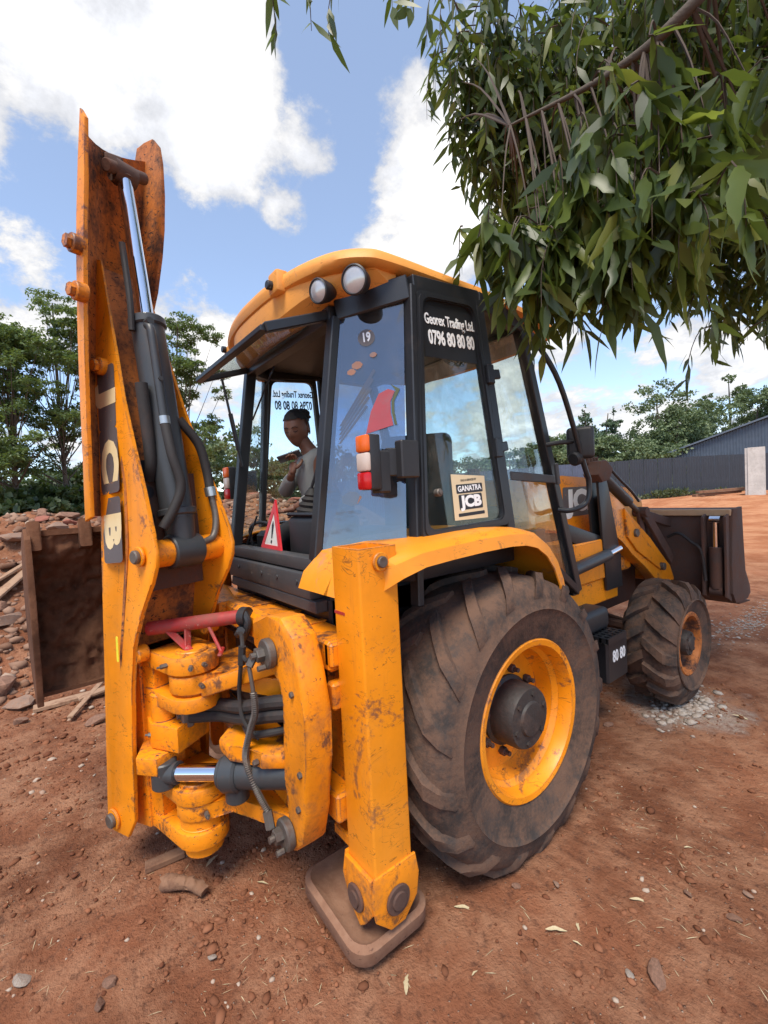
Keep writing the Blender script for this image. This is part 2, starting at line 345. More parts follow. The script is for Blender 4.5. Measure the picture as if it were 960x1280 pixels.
def rrect(w, h, r, k=4, cx=0, cy=0):
    out = []
    for sx, sy, a0 in ((1, 1, 0), (-1, 1, 90), (-1, -1, 180), (1, -1, 270)):
        for i in range(k+1):
            a = R(a0+90*i/k); out.append((cx+sx*(w/2-r)+r*math.cos(a), cy+sy*(h/2-r)+r*math.sin(a)))
    return out
XZ = Matrix(((1, 0, 0, 0), (0, 0, 1, 0), (0, 1, 0, 0), (0, 0, 0, 1)))      # (a,b,d) -> (a, d, b)
YZ = Matrix(((0, 0, 1, 0), (1, 0, 0, 0), (0, 1, 0, 0), (0, 0, 0, 1)))      # (a,b,d) -> (d, a, b)
XY = Matrix.Identity(4)
def text(body, size, M, mat, parent, name='lettering', sx=1., off=0., ext=.001, label=None, align='CENTER'):
    cu = bpy.data.curves.new(name, 'FONT'); cu.body = body; cu.size = size; cu.offset = off; cu.extrude = ext; cu.align_x = align; cu.align_y = 'CENTER'; cu.resolution_u = 3
    t = bpy.data.objects.new('tmp', cu); COL.objects.link(t); bpy.context.view_layer.update()
    me = bpy.data.meshes.new_from_object(t.evaluated_get(bpy.context.evaluated_depsgraph_get())); me.name = name
    bpy.data.objects.remove(t); me.materials.clear(); me.materials.append(mat)
    pl = Vector((0, 0, 0)); p = parent
    while p is not None: pl += p.location; p = p.parent
    me.transform(Matrix.Translation(-pl) @ M @ Matrix.Diagonal((sx, 1, 1, 1)))
    o = bpy.data.objects.new(name, me); COL.objects.link(o); o.parent = parent
    if label: o['label'] = label
    return o

# ------------------------------------------------------------------ ground
def sstep(a, b, x):
    t = np.clip((x-a)/(b-a), 0, 1); return t*t*(3-2*t)
def hbase(x, y):
    """broad shape of the ground (numpy arrays or floats)"""
    berm = sstep(-3.0, -7.0, x)*(1.72+.10*np.sin(y*1.3)+.07*np.sin(y*3.1+1))*(1-sstep(3.5, 8, y))*sstep(-16, -9, y)*(1-sstep(-10.5, -15, x)*.85)
    rise = sstep(16, 30, y)*(.38+.35*sstep(-14, -6, x))
    return berm+rise
def hnoise(x, y):
    v = Vector((x, y, 0)); d = math.hypot(x-1, y)
    bermy = float(sstep(-3.0, -5.0, x))
    h = .05*noise.fractal(v*.45, 1.0, 2.0, 3)+(.020+.05*bermy)*noise.fractal(v*1.9+Vector((5, 3, 1)), .8, 2.1, 4)
    if d < 9: h += (.016+.02*bermy)*noise.fractal(v*7, .5, 2.2, 5)*(1-.5*float(sstep(5, 9, d)))
    if bermy > 0 and d < 14: h += .16*bermy*max(0, noise.noise(v*2.2+Vector((0, 0, 4))))
    return h*(1 if d < 60 else .3)
def gz(x, y):
    flat = 1-.75*math.exp(-((x)**2+(y-1)**2)/6.)
    return float(hbase(x, y))+hnoise(x, y)*flat
ng = 400
s = np.linspace(-1, 1, ng)
ax = np.sinh(s*6.4)/np.sinh(6.4)*700
gx = ax+0.5; gy = ax-.2
bm_v = []; 
for j in range(ng):
    for i in range(ng): bm_v.append((gx[i], gy[j], gz(gx[i], gy[j])))
idx = np.arange(ng*ng).reshape(ng, ng)
fa = np.stack([idx[:-1, :-1], idx[:-1, 1:], idx[1:, 1:], idx[1:, :-1]], -1).reshape(-1, 4)
me = bpy.data.meshes.new('ground'); me.from_pydata(bm_v, [], fa.tolist()); me.materials.append(soil)
me.polygons.foreach_set('use_smooth', [True]*len(me.polygons))
g = bpy.data.objects.new('ground', me); COL.objects.link(g); g['kind'] = 'structure'

# ------------------------------------------------------------------ leaves / trees
def leafcloud(name, mat, pos, dirs, nrms, L, W, parent=None, bend=.15, kind=None, pointed=True):
    """many small leaf blades in one mesh; pos (n,3) base, dirs (n,3), nrms (n,3), L,W arrays"""
    n_ = len(pos); dirs = dirs/np.linalg.norm(dirs, axis=1, keepdims=True)
    side = np.cross(dirs, nrms); side /= np.linalg.norm(side, axis=1, keepdims=True)+1e-9; up = np.cross(side, dirs)
    L = L[:, None]; W = W[:, None]
    if pointed:   # 6 verts: base, 2x mid, 2x upper, tip
        v = np.stack([pos, pos+dirs*L*.33+side*W*.5, pos+dirs*L*.33-side*W*.5, pos+dirs*L*.68+side*W*.34-up*L*bend*.4, pos+dirs*L*.68-side*W*.34-up*L*bend*.4, pos+dirs*L-up*L*bend], 1)
        f = np.array([[0, 1, 2], [1, 3, 4], [1, 4, 2], [3, 5, 4]]); nv = 6
    else:
        v = np.stack([pos-side*W*.5, pos+side*W*.5, pos+dirs*L+side*W*.5, pos+dirs*L-side*W*.5], 1); f = np.array([[0, 1, 2], [0, 2, 3]]); nv = 4
    faces = (f[None]+(np.arange(n_)*nv)[:, None, None]).reshape(-1, 3)
    me = bpy.data.meshes.new(name); me.vertices.add(n_*nv); me.vertices.foreach_set('co', v.reshape(-1).astype(np.float32))
    me.loops.add(len(faces)*3); me.loops.foreach_set('vertex_index', faces.reshape(-1).astype(np.int32))
    me.polygons.add(len(faces)); me.polygons.foreach_set('loop_start', np.arange(0, len(faces)*3, 3, dtype=np.int32)); me.polygons.foreach_set('loop_total', np.full(len(faces), 3, dtype=np.int32))
    me.update(calc_edges=True); me.materials.append(mat)
    o = bpy.data.objects.new(name, me); COL.objects.link(o); o.parent = parent
    if kind: o['kind'] = kind
    return o
NR = np.random.RandomState(11)
def unit(n_):
    v = NR.normal(size=(n_, 3)); return v/np.linalg.norm(v, axis=1, keepdims=True)
def tree(name, x, y, h, label, cat, mat, blobs, nl, leaf, trunk_r=.12, group=None, spread=1., feathery=False, z0=None, limbs=5, splay=.5):
    """trunk + limbs + crown made of leaf blades gathered in sub-clumps; blobs: (dx,dy,z,rx,rz)"""
    zb = gz(x, y)-.05 if z0 is None else z0
    rt = empty(name, (x, y, zb), label, cat, group)
    bm = B(); r_ = random.Random(int(x*31+y*17+h*7))
    top = max(b[2] for b in blobs)
    tube(bm, [(0, 0, 0), (r_.uniform(-.1, .1)*h*.1, r_.uniform(-.1, .1)*h*.1, h*.3), (r_.uniform(-.3, .3)*.1*h, r_.uniform(-.3, .3)*.1*h, h*.6), (0, 0, top)], trunk_r, 8, 5, radii=(trunk_r, trunk_r*.25))
    for b_ in blobs:
        z1 = min(b_[2]*.62, top*.7)*r_.uniform(.6, 1)
        trunk_r_ = trunk_r; tube(bm, [(0, 0, z1), (b_[0]*.4, b_[1]*.4, z1+(b_[2]-z1)*.35), (b_[0], b_[1], b_[2])], .03, 6, 4, radii=(trunk_r*.28, trunk_r*.08))
    bm2 = bm
    o = finish('trunk', bm2, barkm, None, 60); o.parent = rt
    P = []; vol = np.array([(b[3]**2*b[4])**.75 for b in blobs]); vol = vol/vol.sum()
    for b_, f in zip(blobs, vol):
        n_ = max(int(nl*f), 30); ns = max(6, int(n_**.5*.55))
        c = unit(ns)*(NR.uniform(.35, 1., (ns, 1))**.6)*np.array([b_[3], b_[3], b_[4]])+np.array(b_[:3])
        k = NR.randint(0, ns, n_); sr = .30*spread*np.array([b_[3], b_[3], b_[4]*(1.0 if feathery else .7)])
        P.append(c[k]+unit(n_)*(NR.uniform(0, 1, (n_, 1))**.5)*sr)
    P = np.concatenate(P); n_ = len(P)
    if feathery: d = unit(n_)*np.array([1, 1, .6]); d[:, 2] -= .35; nn = unit(n_)*.8+np.array([0, 0, 1])
    else: d = unit(n_)+np.array([0, 0, -.2]); nn = unit(n_)+np.array([0, 0, .6])
    L = NR.uniform(.6, 1.3, n_)*leaf
    leafcloud('crown', mat, P, d, nn, L, L*(.42 if feathery else .62), rt, .12)
    return rt

def at_ae(az, d):   # ground position at azimuth (deg left of +Y) and distance from the viewpoint
    return CAM.x-math.sin(R(az))*d, CAM.y+math.cos(R(az))*d

# ================================================================== BACKHOE LOADER
mach = empty('backhoe_loader', (0, 0, 0), 'orange and black backhoe loader standing on red soil with its rear arm folded up', 'backhoe loader')
def part(name, bm, mat, parent=mach, smooth=32, label=None): return finish(name, bm, mat, parent, smooth, label)

# ---- wheels: built at (0,0,0) facing +X, then placed
def build_wheel(name, cx, cy, cz, RO, RI, W, lug_n, lug_h, disc, hub_r, hub_out, nuts, rimw):
    """cx = outer flange plane"""
    bm = B()   # rim: flange, barrel, dished disc
    prof = [(RI+.012, .0), (RI+.016, .008), (RI+.008, .016), (RI-.018, .012), (RI-.030, -.02), (RI-.034, -.06), (RI-.055, -.085), (RI-.06, -disc+.03), (RI-.075, -disc), (hub_r+.10, -disc+.004), (hub_r+.04, -disc+.02), (hub_r-.01, -disc+.022), (hub_r-.01, -disc-.02), (RI-.075, -disc-.012), (RI-.045, -disc-.01), (RI-.035, -W+.06), (RI+.012, -W+.0)]
    lathe(bm, prof, (0, 0, 0), (1, 0, 0), 72)
    rim = part(name, bm, orange if nuts else orange_old); rim.location = (cx, cy, cz)
    bm = B()   # tyre carcass
    sw = .028
    pr = [(RI-.005, -.004), (RI+.03, .018), (RI+.10*(RO-RI)/.3+.03, .034), (RI+.5*(RO-RI), .046), (RI+.52*(RO-RI), .052), (RI+.55*(RO-RI), .046), (RO-.10, .036), (RO-.055, .022), (RO-.022, -.01), (RO-.008, -.06), (RO, -W*.5)]
    full = pr+[(r, -W-h) for r, h in pr[-2::-1]]
    lathe(bm, full+[(RI-.03, -W+.03), (RI-.03, -.03)], (0, 0, 0), (1, 0, 0), 96, closed=True)
    # lugs: alternating angled bars wrapping over the shoulder
    rl = random.Random(5)
    for side in (0, 1):
        for k in range(lug_n):
            a0 = 2*math.pi*(k+.5*side)/lug_n
            path = []
            ns = 7
            for i in range(ns):
                t = i/(ns-1)
                if t < .72: xx = -W*.5+(.035 if side == 0 else -.035)*0+(W*.5-.005)*(t/.72)*(1 if side == 0 else -1)-(0.0); rr = RO-.004-.012*(t/.72)**3; xo = xx
                else:
                    q = (t-.72)/.28; xo = -W*.5+(W*.5-.005+.034*q)*(1 if side == 0 else -1); rr = RO-.018-.085*q
                ang = a0+.42*t*(RO/.7 if RO > .6 else 1)*1.05*(.9 if RO > .6 else .75)
                path.append((xo, rr, ang, t))
            hw = (.034 if RO > .6 else .037)
            prev = None
            for xo, rr, ang, t in path:
                h = lug_h*(1 if t < .75 else 1-.5*(t-.75)/.25)*rl.uniform(.8, 1.05); wd = hw*(1.0+.25*t)*rl.uniform(.9, 1.1)
                o_x = (1 if side == 0 else -1)*(.012 if t > .72 else 0)
                def pt(dr, da, dx=0): 
                    aa = ang+da/RO; return bm.verts.new((xo+dx, (rr+dr)*math.cos(aa), (rr+dr)*math.sin(aa)))
                ring = [pt(-.03, -wd*1.15), pt(h, -wd*.8, o_x), pt(h, wd*.8, o_x), pt(-.03, wd*1.15)]
                if prev:
                    for i in range(3): bm.faces.new((prev[i], prev[i+1], ring[i+1], ring[i]))
                else: bm.faces.new(ring)
                prev = ring
            bm.faces.new(prev[::-1])
    ty = part('tyre', bm, tyrem, None, 40); ty.parent = rim
    bm = B()   # hub
    lathe(bm, [(hub_r*1.12, -disc-.01), (hub_r*1.12, -disc+.035), (hub_r, -disc+.045), (hub_r*.98, hub_out-.02), (hub_r*.92, hub_out), (hub_r*.55, hub_out+.004), (hub_r*.5, hub_out+.015), (hub_r*.3, hub_out+.018), (0, hub_out+.018)], (0, 0, 0), (1, 0, 0), 40)
    for k in range(6):
        a = k*math.pi/3+.3; cyl(bm, (hub_out-.002, hub_r*.76*math.cos(a), hub_r*.76*math.sin(a)), (hub_out+.010, hub_r*.76*math.cos(a), hub_r*.76*math.sin(a)), .013, seg=6)
    hb = part('hub', bm, hubm, None); hb.parent = rim
    for k in range(nuts):
        a = k*2*math.pi/nuts+.55; rn = hub_r+.048
        bm = B(); cyl(bm, (-disc+.0, 0, 0), (-disc+.075, 0, 0), .012, seg=8); cyl(bm, (-disc+.015, 0, 0), (-disc+.05, 0, 0), .022, seg=6, bev=.003)
        nt = part('wheel_nut', bm, dark_rust, None); nt.parent = rim; nt.location = (0, rn*math.cos(a), rn*math.sin(a))
    return rim
def copy_tree(o, parent=None):
    c = o.copy(); COL.objects.link(c); c.parent = parent
    for ch in list(o.children): copy_tree(ch, c)
    return c
rw = build_wheel('rear_wheel', 1.085, 0, .672, .690, .372, .40, 17, .034, .17, .155, -.005, 8, .3)
rw['label'] = 'large rear wheel with worn dusty tyre on orange rim'
fw = build_wheel('front_wheel', 1.045, 2.178, .495, .452, .235, .31, 15, .042, .10, .10, .01, 0, .2)
fw['label'] = 'small front wheel with chunky lugged tyre'
for o in (rw, fw):
    c = copy_tree(o, mach); c.location.x = -o.location.x; c.rotation_euler.z = math.pi

# ---- chassis, axles
bm = B(); box(bm, (-.36, -.80, .62), (.36, 2.9, .98), .02); box(bm, (-.45, -.9, .95), (.45, 1.0, 1.2), .02); box(bm, (-.30, 1.0, .75), (.30, 2.95, 1.1), .02)
part('chassis', bm, dark_rust)
bm = B(); cyl(bm, (-.95, 0, .672), (.95, 0, .672), .12); lathe(bm, [(0, -.25), (.16, -.22), (.25, 0), (.16, .22), (0, .25)], (0, 0, .672), (0, 1, 0), 24)
part('rear_axle', bm, dark_rust)
bm = B(); bar(bm, (-.85, 2.178, .50), (.85, 2.178, .50), .13, .14, bev=.02); bar(bm, (.3, 2.0, .62), (.78, 2.1, .55), .05, .05); bar(bm, (.3, 2.36, .55), (.80, 2.3, .5), .04, .04); cyl(bm, (.62, 2.178, .495), (.95, 2.178, .495), .11)
part('front_axle', bm, dark_rust)

# ---- rear frame with rails, and the carriage that slides on it
bm = B()
box(bm, (-.84, -.955, 1.10), (.84, -.80, 1.225), .012); box(bm, (-.84, -.955, .48), (.84, -.80, .60), .012)
box(bm, (-.60, -.800, 1.165), (.60, -.45, 1.215), .01); box(bm, (-.84, -.86, .55), (-.70, -.78, 1.15), .01); box(bm, (.66, -.87, .55), (.84, -.78, 1.15), .01)
for x in (-.3, .0, .3, .55): box(bm, (x-.02, -.962, 1.225), (x+.02, -.80, 1.232), .002)
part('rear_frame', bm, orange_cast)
bm = B(); box(bm, (-.70, -.80, .50), (.66, -.765, 1.16), .01); box(bm, (-.66, -.93, .60), (.62, -.81, .66), .01); part('shaded_frame_backing', bm, dark_rust)  # backing coloured dark to stand for the deep shade behind the carriage
bm = B()
for z in (1.075, .625): cyl(bm, (-.8, -.975, z), (.8, -.975, z), .018, seg=12)
part('slide_rail', bm, steelbolt)
KX, KY = .19, -1.30
bm = B()   # right-hand side casting of the carriage
out = [(.60, 1.315), (.72, 1.33), (.82, 1.27), (.865, 1.15), (.885, .98), (.875, .80), (.85, .60), (.80, .45), (.71, .37), (.695, .40), (.70, .52), (.715, .60), (.70, .68), (.66, .72), (.69, .80), (.725, .90), (.73, 1.0), (.70, 1.08), (.62, 1.115), (.50, 1.12), (.42, 1.15), (.42, 1.27)]
prism(bm, out, XZ, -1.10, -.985, .022)
mir = [(2*.19-a, b_) for a, b_ in out][::-1]
prism(bm, mir, XZ, -1.10, -.985, .022)
box(bm, (-.3, -1.06, 1.14), (.70, -.985, 1.27), .02)
box(bm, (-.3, -1.04, .42), (.70, -.985, .54), .02); 
def arm_plan(half_r, x0, x1, yb, n_=9):
    """plan shape of a lug: wide at the frame, rounded at the kingpost"""
    a = [(x0, yb)]
    for i in range(n_):
        t = math.pi+math.pi*i/(n_-1); a.append((KX+half_r*math.cos(t), KY+half_r*math.sin(t)))
    a += [(KX+half_r+.02, KY+.10), (x1-.06, yb-.08), (x1, yb)]
    return a
prism(bm, arm_plan(.105, .02, .62, -1.0), XY, .955, 1.035, .006)
prism(bm, arm_plan(.11, .0, .66, -1.0), XY, .385, .455, .006)
prism(bm, [(.30, -1.20), (.36, -1.255), (.47, -1.25), (.53, -1.18), (.62, -1.17), (.68, -1.10), (.70, -1.0), (.22, -1.0)], XY, .70, .765, .014)
# upper sloping web from the top arm to the column
bm2 = prism(bm, [(.24, -1.22), (.30, -1.30), (.62, -1.085), (.62, -1.0), (.2, -1.0)], XY, 0, .075, .012)
Msh = Matrix.Translation((0, 0, .985)) @ Matrix(((1, 0, 0, 0), (0, 1, 0, 0), (.35, .12, 1, 0), (0, 0, 0, 1)))
xf(bm2, Msh)
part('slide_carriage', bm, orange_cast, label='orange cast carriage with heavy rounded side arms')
# clamp bolts on the carriage
for cx_, cz_ in ((.625, 1.17), (.70, .455)):
    bm = B(); cyl(bm, (cx_, -1.10, cz_), (cx_, -1.135, cz_), .062, seg=30, bev=.006); cyl(bm, (cx_-.01, -1.13, cz_), (cx_-.01, -1.165, cz_), .03, seg=6, bev=.003); cyl(bm, (cx_-.01, -1.16, cz_), (cx_-.01, -1.185, cz_), .014, seg=10)
    cyl(bm, (cx_+.02, -1.14, cz_-.045), (cx_+.02, -1.17, cz_-.045), .012, seg=8); box(bm, (cx_-.055, -1.15, cz_-.03), (cx_-.0, -1.12, cz_+.012), .004)
    part('carriage_clamp', bm, steelbolt)

bm = B()
for x_, z_ in ((-.05, 1.20), (.30, 1.22), (.50, 1.20), (.80, 1.05), (.83, .75), (.80, .60), (.60, .73), (.48, .73)):
    yb_ = -1.10 if x_ > .55 and z_ < 1.1 and x_ > .7 else (-1.062 if z_ > 1.1 else -1.14)
    if z_ == .73: yb_ = -1.185
    cyl(bm, (x_, yb_+.01, z_), (x_, yb_-.012, z_), .013, seg=6, bev=.002)
part('casting_bolt', bm, steelbolt)
# ---- kingpost (turns with the boom). local frame: u along the boom plane, v across, z up
BA = R(20); BU = Vector((-math.cos(BA), -math.sin(BA), 0)); BV = Vector((-math.sin(BA), math.cos(BA), 0)); BO = Vector((.12, -1.29, 0))
def L(u, v, z): return BO+BU*u+BV*v+Vector((0, 0, z))
UZ = Matrix((BU, Vector((0, 0, 1)), BV)).transposed().to_4x4(); UZ.translation = BO        # (u,z,v) -> world
UV = Matrix((BU, BV, Vector((0, 0, 1)))).transposed().to_4x4(); UV.translation = BO        # (u,v,z)
ku = (Vector((KX, KY, 0))-BO).dot(BU); kv = (Vector((KX, KY, 0))-BO).dot(BV)
def lug(r, n_=11, back=.22, hw=.12):
    a = [(back, -hw)]
    for i in range(n_):
        t = -math.pi/2-math.pi*i/(n_-1); a.append((ku+r*math.cos(t), kv+r*math.sin(t)))
    return a+[(back, hw)]
bm = B()
for z0, z1, r_ in ((1.045, 1.125, .115), (.875, .94, .115), (.46, .53, .12), (.255, .33, .115)): prism(bm, lug(r_), UV, z0, z1, .006)
prism(bm, [(.12, -.115), (.235, -.13), (.235, .13), (.12, .10)], UV, .255, 1.125, .006)
prism(bm, [(.0, -.20), (.10, -.235), (.22, -.13), (.22, .0), (.02, -.05)], UV, .60, .68, .006)      # slotted ram lug, lower
prism(bm, [(-.06, -.13), (.10, -.16), (.2, -.12), (.2, .02), (-.02, .06)], UV, .685, .80, .006)
cyl(bm, L(.10, -.09, .70), L(.10, -.09, .93), .055, seg=24, bev=.01)
lugp = [(-.07, -.16), (.02, -.235), (.12, -.24), (.2, -.14), (.2, -.02), (.02, .03), (-.10, .05), (-.14, .0)]
# cheeks that carry the boom foot
for sv in (-1, 1):
    prism(bm, [(.20, .26), (.44, .22), (.50, .28), (.49, .40), (.38, .72), (.30, 1.12), (.20, 1.12)], UZ, sv*.125-.014, sv*.125+.014, .005)
cyl(bm, L(ku, kv, .25), L(ku, kv, .34), .10, seg=30, bev=.004); cyl(bm, L(ku, kv, 1.12), L(ku, kv, 1.135), .07, seg=24, bev=.004)
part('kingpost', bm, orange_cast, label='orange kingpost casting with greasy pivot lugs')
bm = B()
cyl(bm, L(ku, kv, .20), L(ku, kv, .262), .085, seg=30, bev=.004); cyl(bm, L(ku, kv, .528), L(ku, kv, .545), .098, seg=30, bev=.004); bar(bm, L(ku-.06, kv-.03, .549), L(ku+.06, kv+.02, .549), .02, .012)
cyl(bm, L(ku, kv, .455), L(ku, kv, .462), .10); cyl(bm, L(ku, kv, .33), L(ku, kv, .386), .098, seg=30, bev=.004)
cyl(bm, L(ku, kv, .938), L(ku, kv, .956), .075); cyl(bm, L(ku, kv, 1.034), L(ku, kv, 1.046), .075)
part('swivel_pin', bm, orange_cast)
bm = B(); 
for (u, v, z) in ((ku-.09, kv-.07, 1.085), (ku-.1, kv-.02, 1.085), (ku-.10, kv-.035, .995), (ku+.02, kv-.11, 1.09), (.1, -.14, .74), (ku-.1, kv-.05, .42)):
    c = L(u, v, z); d = (c-L(ku, kv, z)).normalized(); cyl(bm, c, c+d*.03, .011, seg=6); cyl(bm, c, c+d*.045, .005, seg=8)
part('grease_bolt', bm, steelbolt)

# swing ram
bm = B()
p0 = L(.03, -.15, .585); p1 = Vector((.70, -1.0, .66)); d = (p1-p0).normalized()
cyl(bm, p0+d*.03, p0+d*.36, .037, seg=28)
ram = part('swing_ram_rod', bm, chrome)
bm = B(); cyl(bm, p0-Vector((0, 0, .06)), p0+Vector((0, 0, .06)), .055, seg=24, bev=.006); cyl(bm, p0, p0+d*.075, .048, seg=20)
part('rod_eye', bm, cylm)
bm = B(); cyl(bm, p0+d*.32, p0+d*.40, .080, seg=30, bev=.01); cyl(bm, p0+d*.30, p1+d*.06, .066, seg=30, bev=.006); cyl(bm, p0+d*.37+Vector((0, 0, -.12)), p0+d*.37+Vector((0, 0, .02)), .05, seg=20, bev=.006)
part('swing_ram_barrel', bm, cylm)
bm = B()
for dz, dy in ((.0, 0), (-.055, .01)):
    tube(bm, [L(-.04, -.05, .87+dz), (.25, -1.22+dy, .865+dz), (.45, -1.17+dy, .905+dz), (.62, -1.10, .96+dz), (.75, -1.0, .98+dz)], .029)
tube(bm, [(.40, -1.15, .80), (.50, -1.16, .80), (.60, -1.12, .83), (.70, -1.0, .86)], .016); tube(bm, [(.36, -1.06, .93), (.5, -1.05, .98), (.65, -1.02, 1.02)], .018)
part('hydraulic_hose', bm, rubber_hose, label='two dusty black hydraulic pipes through the carriage')
bm = B(); c = L(-.02, -.06, .85); box(bm, (c.x-.03, c.y-.02, .77), (c.x+.03, c.y+.03, .93), .006); cyl(bm, (c.x-.012, c.y-.02, .875), (c.x-.012, c.y-.035, .875), .012, seg=6); cyl(bm, (c.x-.012, c.y-.02, .82), (c.x-.012, c.y-.035, .82), .012, seg=6)
part('hose_clamp_block', bm, steelbolt)
# spring-guarded grey hose between the two clamps
hp = [(.605, -1.19, 1.13), (.615, -1.185, 1.05), (.615, -1.18, .95), (.575, -1.19, .86), (.535, -1.20, .76), (.535, -1.20, .70), (.575, -1.18, .60), (.625, -1.16, .53)]
bm = B(); tube(bm, hp, .0085, 10)
sp_ = catmull(hp, 24)[30:]
coil = []
for i, p in enumerate(sp_):
    t = (sp_[min(i+1, len(sp_)-1)]-sp_[max(i-1, 0)]).normalized(); a = t.cross(Vector((0, 1, 0))).normalized(); b_ = t.cross(a)
    for k in range(3):
        ang = (i*3+k)*2*math.pi/6; pk = p+t*0.0; coil.append(pk+(a*math.cos(ang)+b_*math.sin(ang))*0.0125)
tube(bm, coil, .0028, 4, smooth=False)
cyl(bm, hp[0], (.60, -1.16, 1.17), .016, seg=6); cyl(bm, hp[-1], (.65, -1.16, .47), .02, seg=6)
part('spring_guarded_hose', bm, steelbolt)
bm = B(); tube(bm, [(.33, -1.14, 1.19), (.42, -1.15, 1.215), (.49, -1.17, 1.20), (.51, -1.18, 1.17), (.50, -1.19, 1.08), (.47, -1.19, .97), (.50, -1.19, .87), (.56, -1.15, .80)], .009, 8)
cyl(bm, (.515, -1.18, 1.19), (.505, -1.185, 1.11), .016, seg=6)
tube(bm, [(.515, -1.18, 1.15), (.56, -1.18, 1.14), (.60, -1.17, 1.17)], .009, 8)
part('thin_hose', bm, rubber_hose)
# red lock bar
bm = B(); q0 = L(.135, -.12, 1.225); q1 = L(-.22, .13, 1.255)
cyl(bm, q0, q1, .032, seg=28, bev=.004)
part_bar = part('lock_bar', bm, red, label='red tube of the boom lock')
bm = B(); mid = q0.lerp(q1, .35)
for t, dx in ((.18, 0), (.42, .02)):
    a = q0.lerp(q1, t); bar(bm, a, L(ku-.02+dx, kv-.02, 1.13), .035, .008, up=BU)
a = q0.lerp(q1, .62); cyl(bm, a, L(-.20, .02, 1.12), .008, seg=8); bar(bm, L(-.24, -.02, 1.12), L(-.16, .06, 1.12), .02, .012)
part('lock_bracket', bm, red)
bm = B(); c = q1; cyl(bm, c, c+Vector((.03, .02, 0)), .045, seg=20); tube(bm, [c+Vector((.02, .0, .03)), c+Vector((.05, .01, -.02)), c+Vector((.03, 0, -.08)), c+Vector((.0, 0, -.10)), c+Vector((-.02, 0, -.05))], .018)
cyl(bm, c+Vector((.0, -.02, -.08)), c+Vector((.06, -.03, -.05)), .02, seg=6)
part('hose_coupling', bm, blackp)

# ---- boom: two side plates, web between, ram lugs
near = [(.330, 2.98), (.225, 2.594), (.134, 2.28), (.055, 2.07), (-.025, 1.874), (-.098, 1.67), (-.118, 1.60), (-.112, 1.54), (-.07, 1.46), (.026, 1.34), (.115, 1.17), (.150, .965), (.180, .704), (.21, .33), (.28, .225), (.42, .21), (.46, .30), (.405, .792), (.352, 1.321), (.315, 1.629), (.345, 2.112), (.395, 2.488), (.40, 2.83), (.38, 3.0)]
def vb(z): return .10+.09*min(1, max(0, (2.9-z)/1.25))
def taper(vs):
    """bring the two boom plates together towards the tip"""
    for v in vs:
        d = v.co-BO; u_, v_, z_ = d.dot(BU), d.dot(BV), v.co.z; k_ = vb(z_)/.19; v.co = L(u_, v_*k_, z_)
bm = B()
taper(prism(bm, near, UZ, -.205, -.185, .006))
bmn = part('boom', bm, orange, label='orange boom with a long vertical logo on its side plate')
bm = B(); taper(prism(bm, near, UZ, .185, .205, .006)); part('boom_side_plate', bm, orange, bmn)
bm = B()
webp = [(.34, 2.95), (.29, 2.5), (.22, 2.2), (.13, 1.9), (.12, 1.62), (.17, 1.4), (.24, 1.1), (.27, .6), (.30, .35)]
taper(prism(bm, webp+[(a+.02, b_) for a, b_ in webp[::-1]], UZ, -.19, .19, 0))
taper(prism(bm, [(.39, 2.9), (.36, 2.3), (.33, 2.0), (.31, 1.6), (.36, .9), (.42, .35), (.40, .35), (.34, .9), (.29, 1.6), (.31, 2.0), (.34, 2.3), (.37, 2.9)], UZ, -.19, .19, 0))
part('boom_web', bm, orange_old, bmn)
bm = B(); prism(bm, [(.118, 1.95), (.118, 1.40), (.105, 1.40), (.105, 1.95)], UZ, -.17, .17, 0)
part('boom_recess', bm, dark_rust, bmn)
# hinge pins: ram pin and foot pin with round bosses
def pinboss(u, z, r, vs=(-1, 1)):
    for sv in vs:
        v = sv*.206
        bm = B(); cyl(bm, L(u, v, z), L(u, v+sv*.012, z), r*1.45, seg=30, bev=.003); part('pin_boss', bm, orange, bmn)
        bm = B(); cyl(bm, L(u, v+sv*.01, z), L(u, v+sv*.032, z), r, seg=24, bev=.005); part('pin', bm, steelbolt, bmn)
pinboss(.0, 1.58, .030); pinboss(.385, .285, .034)
bm = B(); cyl(bm, L(0, -.185, 1.58), L(0, -.075, 1.58), .062, seg=24); cyl(bm, L(0, .185, 1.58), L(0, .075, 1.58), .062, seg=24)
part('ram_bush', bm, orange_cast, bmn)
bm = B()
for u, z in ((.05, 1.18), (.16, 1.02)): cyl(bm, L(u, .185, z), L(u, .11, z), .04, seg=20, bev=.006)
cyl(bm, L(.14, -.185, 1.12), L(.14, -.13, 1.12), .04, seg=20, bev=.006)
part('stop_boss', bm, orange_cast, bmn)
# pivot studs by the dipper joint
for u, z, mm in ((.180, 2.927, orange_cast), (.180, 2.727, orange_cast), (.30, 2.46, orange_cast)):
    v0 = -.275 if z > 2.6 else -.145
    du = 0
    bm = B(); cyl(bm, L(u+du, v0+.02, z), L(u+du, v0-.03, z), .040, seg=20, bev=.004); cyl(bm, L(u+du, v0-.03, z), L(u+du, v0-.05, z), .028, seg=6)
    part('pivot_stud', bm, orange_cast, bmn)
